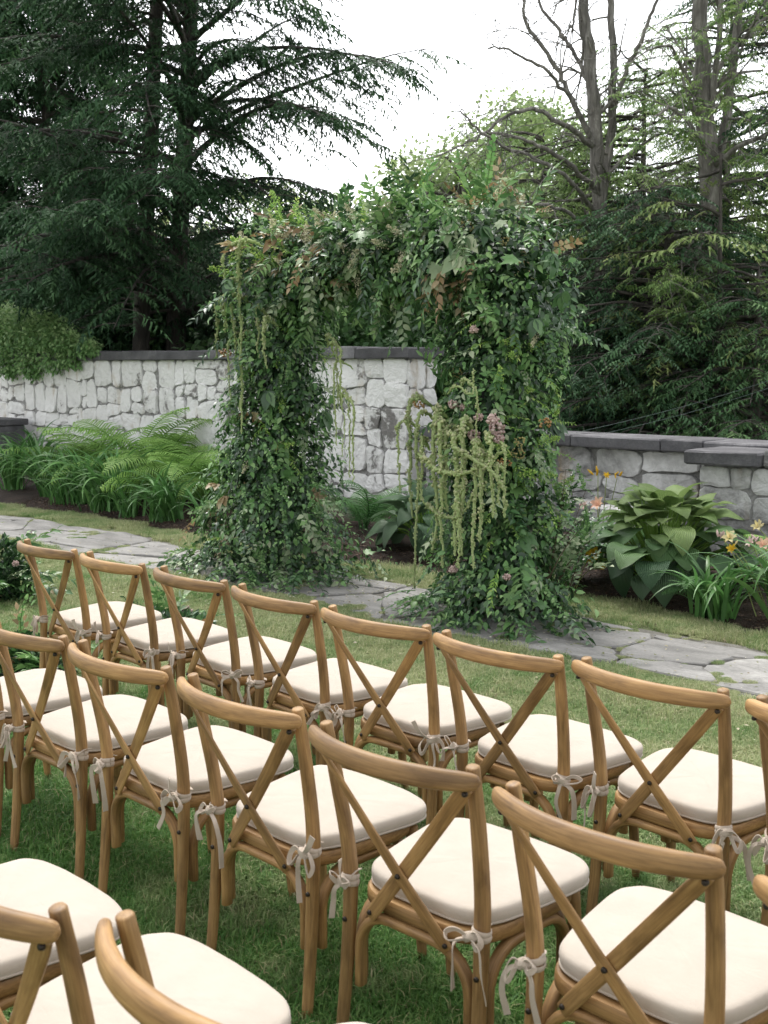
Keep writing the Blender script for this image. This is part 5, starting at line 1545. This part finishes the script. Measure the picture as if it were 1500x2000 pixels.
# ------------------------------------------------------------------ cross-back chairs
wood = wood_material('oak')
def fabric_material(name, col, scale=900, wr=.25):
    m, N, L, b = newmat(name)
    tc = N.new('ShaderNodeTexCoord'); oi = N.new('ShaderNodeObjectInfo')
    n1 = noise(N, L, tc.outputs['Object'], 9, 3, .5)
    n2 = noise(N, L, tc.outputs['Object'], scale, 2, .5)
    r = ramp(N, [(.3, tuple(c * .93 for c in col)), (.7, tuple(min(1, c * 1.04) for c in col))]); L.new(n1.outputs[0], r.inputs[0])
    L.new(mixc(N, L, .12, r.outputs[0], n2.outputs[0], 'OVERLAY'), b.inputs['Base Color'])
    b.inputs['Roughness'].default_value = .9; b.inputs['Specular IOR Level'].default_value = .15
    b.inputs['Sheen Weight'].default_value = .15
    n3 = noise(N, L, vmath(N, L, tc.outputs['Object'], (14, 30, 30)), 1.0, 3, .55, 1.5)
    bump(N, L, b, mixc(N, L, .3, mixc(N, L, .45, n1.outputs[0], n3.outputs[0]), n2.outputs[0]), wr, .010)
    return m
canvas = fabric_material('cream_canvas', (.475, .418, .352), 900, .5)
tape = fabric_material('linen_tape', (.46, .385, .31), 700, .4)
m, N, L, b = newmat('dark_bolt'); b.inputs['Base Color'].default_value = (.035, .028, .022, 1); b.inputs['Metallic'].default_value = .6; b.inputs['Roughness'].default_value = .5
bolt_mat = m

def seat_outline(hr, hf, y0, y1, n=56, ex=4.2):
    th = np.linspace(0, 2 * np.pi, n, endpoint=False)
    c, s = np.cos(th), np.sin(th)
    x = np.sign(c) * np.abs(c) ** (2 / ex); y = np.sign(s) * np.abs(s) ** (2 / ex)
    t = (y + 1) / 2
    hw = hr + (hf - hr) * t ** .8
    yy = y0 + (y1 - y0) * t
    return np.stack([x * hw, yy + .018 * (1 - x * x) * np.where(y > 0, y, 0)], -1)

def rings_mesh(outline, prof, name, seed=0, wob=0.0):
    """closed body from an outline and (scale, z) profile, from bottom centre to top centre"""
    r = np.random.RandomState(seed); k = len(outline); c = np.array([0, outline[:, 1].mean()])
    mb = MB(); V = []
    ph = r.rand(4) * 6.28; th = np.linspace(0, 2 * np.pi, k, endpoint=False)
    for f, z in prof:
        w = wob * (np.sin(3 * th + ph[0]) * .5 + np.sin(7 * th + ph[1]) * .3 + np.sin(13 * th + ph[2]) * .2)
        q = c + (outline - c) * (f + (w * .35 if abs(f) > .5 else 0 * w))[:, None]
        V.append(np.column_stack([q, np.full(k, z) + (w * .08 if z > .01 else 0)]))
    V = np.vstack(V); F = []
    for i in range(len(prof) - 1):
        for j in range(k):
            F.append((i * k + j, i * k + (j + 1) % k, (i + 1) * k + (j + 1) % k, (i + 1) * k + j))
    F.append(tuple(range(k - 1, -1, -1))); F.append(tuple(range((len(prof) - 1) * k, len(prof) * k)))
    G = V * np.array([1, .3, 1])
    G = np.stack([V[:, 1] * .25, V[:, 2], V[:, 0] * .5], -1)
    mb.add(V, F, G)
    return mb.mesh(name, True, math.radians(50))

def ribbon(mb, P, w, side, t=.0012, tw=0.0):
    """flat cloth strip along P; side = width direction"""
    P = np.asarray(P, float); k = len(P)
    T = unit(np.gradient(P, axis=0)); side = np.asarray(side, float)
    S = np.broadcast_to(side, P.shape).copy(); S = S - T * (S * T).sum(1)[:, None]; S = unit(S)
    Nn = np.cross(T, S)
    if tw:
        a = np.linspace(0, tw, k)[:, None]
        S, Nn = S * np.cos(a) + Nn * np.sin(a), Nn * np.cos(a) - S * np.sin(a)
    w = np.broadcast_to(np.asarray(w, float), (k,))[:, None]
    V = np.stack([P - S * w / 2 - Nn * t, P + S * w / 2 - Nn * t, P + S * w / 2 + Nn * t, P - S * w / 2 + Nn * t], 1).reshape(-1, 3)
    F = []
    for i in range(k - 1):
        for j in range(4): F.append((i * 4 + j, i * 4 + (j + 1) % 4, (i + 1) * 4 + (j + 1) % 4, (i + 1) * 4 + j))
    F.append((3, 2, 1, 0)); F.append(tuple((k - 1) * 4 + j for j in range(4)))
    mb.add(V, F)

def tie_mesh(seed):
    """cloth tie knotted in a bow round the rear post; origin at the post axis, -y = behind the chair"""
    r = np.random.RandomState(seed); mb = MB()
    # band round the post
    for dz in (-.006, .006):
        th = np.linspace(0, 2 * np.pi, 15)
        tube(mb, np.stack([.0205 * np.cos(th), .0205 * np.sin(th), dz + .004 * np.sin(th + r.rand() * 6)], -1), (.003, .008), 6, caps=False)
    kx, ky = r.uniform(-.012, .012), -.027
    # knot
    th = np.linspace(0, np.pi, 6)
    tube(mb, np.stack([kx + np.linspace(-.012, .012, 6), ky - .006 * np.sin(th), .006 * np.sin(th * 1.3)], -1), (.010, .012), 8, jit=.12, rng=r)
    # strap to the cushion
    ribbon(mb, spline([(kx, ky + .006, 0), (.0 + r.uniform(-.02, .02), .0, .022), (0, .03, .014)], 5), .016, (1, 0, .3))
    for sg in (-1, 1):       # two loops
        L = r.uniform(.022, .06); dr = r.uniform(-.055, .04); out = r.uniform(.004, .032)
        loop = [(kx, ky - .004, 0), (kx + sg * L * .55, ky - out * .8, .016 + dr * .2), (kx + sg * L, ky - out, dr * .7), (kx + sg * L * .75, ky - out * 1.1 - .006, -.014 + dr), (kx + sg * .012, ky - .010, -.004)]
        ribbon(mb, spline(loop, 6), r.uniform(.010, .017), (r.uniform(-.4, .4), -.55, .85), tw=r.uniform(-1.2, 1.2))
    for sg in (-1, 1):       # two tails
        L = r.uniform(.05, .15); dx = sg * r.uniform(.004, .055); up = r.rand() < .18
        if up: tail = [(kx, ky - .004, 0), (kx + dx * .8, ky - .02, .03), (kx + dx * 1.3, ky - .024, .07)]
        else: tail = [(kx, ky - .004, 0), (kx + dx * .9, ky - .016, -.018), (kx + dx * 1.1 + r.uniform(-.01, .01), ky - .012, -L * .55), (kx + dx * 1.2 + r.uniform(-.015, .015), ky - r.uniform(.0, .02), -L)]
        ribbon(mb, spline(tail, 6), np.linspace(.010, r.uniform(.012, .020), len(spline(tail, 6))), (1, r.uniform(-.6, .6), .1), tw=r.uniform(-1.6, 1.6))
    return mb.mesh('tie', True, math.radians(40))
tie_meshes = [tie_mesh(100 + k) for k in range(18)]

def chair_meshes():
    M = {}
    for sg, key in ((-1, 'L'), (1, 'R')):
        # rear leg and back post: one bent piece
        P = spline([(sg * .212, -.232, 0), (sg * .208, -.212, .20), (sg * .205, -.198, .42), (sg * .209, -.203, .55), (sg * .218, -.232, .72), (sg * .2235, -.261, .864)], 6)
        k = len(P); R = np.interp(np.linspace(0, 1, k), [0, .3, .5, .8, 1], [.0145, .0175, .019, .0175, .0155])
        mb = MB(); tube(mb, P, np.stack([R, R * .95], 1), 14, up=(0, 1, 0), ex=2.3); M['rear_leg' + key] = mb.mesh('rear_leg', True, math.radians(50))
        P = spline([(sg * .214, .214, 0), (sg * .208, .196, .2), (sg * .200, .178, .42)], 7); k = len(P)
        mb = MB(); tube(mb, P, np.interp(np.linspace(0, 1, k), [0, .4, 1], [.0135, .0165, .0185]), 12, up=(0, 1, 0)); M['front_leg' + key] = mb.mesh('front_leg', True, math.radians(50))
        # cross slat from the top of this post down to the back of the seat on the other side
        a = np.array([sg * .226, -.289, .824]); d = np.array([-sg * .122, -.216, .392])
        ts = np.linspace(0, 1, 17); off = .0055 * sg
        P = np.array([a + (d - a) * t + np.array([0, off * math.sin(math.pi * t), 0]) for t in ts])
        az = np.radians(38) * (1 - ts) - np.radians(8) * ts           # the back wraps round, so each slat turns along its length
        U = np.stack([sg * np.sin(az), -np.cos(az), 0 * az], -1)
        w = np.full(17, .0182); w[0] = w[-1] = .0165
        mb = MB(); tube(mb, P, np.stack([w, np.full(17, .0048)], 1), 14, ex=3.2, ups=U)
        M['cross_slat' + key] = mb.mesh('cross_slat', True, math.radians(40))
    # top rail: steam-bent, bowed backwards, fixed behind the posts
    xs_ = .256 * np.sin(np.linspace(-math.pi / 2, math.pi / 2, 45)); xs_[0], xs_[-1] = -.2562, .2562; t = xs_ / .2562
    P = np.stack([xs_, -.289 - .070 * (1 - t ** 2) + .012 * t ** 4, .842 + .004 * (1 - t * t)], -1)
    hh = np.interp(np.abs(t), [0, .6, .85, .94, .975, .992, 1], [.0250, .0242, .0222, .0195, .0165, .0115, .005]); ww = np.interp(np.abs(t), [0, .6, .9, .97, .992, 1], [.0165, .0155, .0138, .0115, .008, .004])
    mb = MB(); tube(mb, P, np.stack([ww, hh], 1), 16, up=(0, .12, 1), ex=2.5); M['top_rail'] = mb.mesh('top_rail', True, math.radians(55))
    # bent seat ring
    o = seat_outline(.196, .232, -.206, .208)
    M['seat_frame'] = rings_mesh(o, [(.78, .404), (.975, .404), (.997, .409), (1.0, .42), (.997, .434), (.98, .440), (.7, .441)], 'seat_frame')
    # cushions (four slightly different stuffings)
    o = seat_outline(.186, .258, -.186, .240, 72, 5.2)
    for k in range(4):
        M['cushion%d' % k] = rings_mesh(o, [(.5, .4425), (.95, .4425), (.985, .4445), (.998, .4475), (.998, .4495), (.988, .4515), (.993, .457), (.998, .466), (.994, .475), (.984, .4805), (.965, .484), (.93, .4865), (.84, .4895), (.62, .492), (.35, .493), (.08, .4935)], 'cushion', 40 + k, .016)
    # inverted-U bentwood braces under the seat
    def brace(p, q, drop, rad):
        p, q = np.array(p), np.array(q); e = q - p; Ln = np.linalg.norm(e); e /= Ln
        zt = .389; pts = []
        for z in np.linspace(zt - drop, zt - rad, 4): pts.append(np.array([*p, z]))
        for a_ in np.linspace(0, np.pi / 2, 7)[1:]: pts.append(np.array([*(p + e * rad * (1 - math.cos(a_))), zt - rad + rad * math.sin(a_)]))
        for t_ in (.4, .5, .6): pts.append(np.array([*(p + e * Ln * t_), zt]))
        for a_ in np.linspace(np.pi / 2, 0, 7): pts.append(np.array([*(q - e * rad * (1 - math.cos(a_))), zt - rad + rad * math.sin(a_)]))
        for z in np.linspace(zt - rad, zt - drop, 4)[1:]: pts.append(np.array([*q, z]))
        mb = MB(); tube(mb, np.array(pts), (.0125, .0165), 12, up=(e[1], -e[0], 0), ex=2.6)
        return mb.mesh('brace', True, math.radians(50))
    M['brace0'] = brace((-.172, -.196), (.172, -.196), .20, .10)
    M['brace1'] = brace((-.172, .178), (.172, .178), .20, .10)
    M['brace2'] = brace((-.198, -.165), (-.198, .15), .20, .10)
    M['brace3'] = brace((.198, -.165), (.198, .15), .20, .10)
    mb = MB(); tube(mb, [(0, .004, 0), (0, 0, 0), (0, -.0035, 0)], [.0068, .0068, .0055], 10, up=(0, 0, 1)); M['bolt'] = mb.mesh('bolt', True, math.radians(40))
    return M
CM = chair_meshes()

def build_chair(idx, label, x, y, yaw, group):
    c = thing('cross_back_chair', label, 'chair', (x, y, 0), math.radians(yaw), group)
    for key in 'LR':
        sg = -1 if key == 'L' else 1
        l = link('rear_leg', CM['rear_leg' + key], wood, c)
        b_ = link('bolt', CM['bolt'], bolt_mat, l); b_.location = (sg * .206, -.2185, .355)
        link('front_leg', CM['front_leg' + key], wood, c)
        s_ = link('cross_slat', CM['cross_slat' + key], wood, c)
        b_ = link('bolt', CM['bolt'], bolt_mat, s_); b_.location = (sg * .2275, -.2945, .814)
        b_ = link('bolt', CM['bolt'], bolt_mat, s_); b_.location = (-sg * .118, -.2225, .404)
        if sg < 0:
            b_ = link('bolt', CM['bolt'], bolt_mat, s_); b_.location = (0, -.2535, .5435)
    link('top_rail', CM['top_rail'], wood, c); link('seat_frame', CM['seat_frame'], wood, c)
    for k in range(4): link('brace', CM['brace%d' % k], wood, c)
    cu = link('cushion', CM['cushion%d' % (idx % 4)], canvas, c)
    for sg in (-1, 1):
        t = link('tie', tie_meshes[(idx * 5 + (sg > 0) * 7 + idx // 4) % 18], tape, cu)
        t.location = (sg * .205, -.199, .462 + .006 * ((idx * 7) % 3 - 1))
        t.rotation_euler = (0, 0, math.radians(((idx * 53 + (sg > 0) * 29) % 50) - 25 + sg * 12))
        t.scale = (-1 if (idx + (sg > 0)) % 2 else 1, 1, 1)
    return c

ORD = ['first', 'second', 'third', 'fourth', 'fifth', 'sixth', 'seventh', 'eighth']
rows_ = {
 'front row by the arch': [(-4.84, 3.045, -1.2), (-4.28, 3.047, -2.9), (-3.713, 3.053, -3.8), (-3.158, 3.027, -4.0), (-2.623, 3.003, -.2), (-2.072, 2.983, -2.0), (-1.544, 2.998, -3.8), (-1.00, 2.985, -2.5)],
 'middle row': [(-3.905, 2.10, -1.0), (-3.362, 2.098, 0), (-2.816, 2.107, -.9), (-2.249, 2.103, -1.6), (-1.683, 2.074, .8), (-1.106, 2.053, -.8), (-.53, 2.035, -1.5)],
 'back row nearest the camera': [(-2.30, 1.13, -1.2), (-1.75, 1.139, -1.7), (-1.206, 1.185, -1.7)],
}
k = 0
for rn, lst in rows_.items():
    for q, (x, y, yw) in enumerate(lst):
        lab = 'cross-back chair with cream cushion, %s from the left in the %s' % (ORD[q], rn)
        build_chair(k, lab, x, y, yw, 'cross-back chairs set out in rows on the lawn'); k += 1
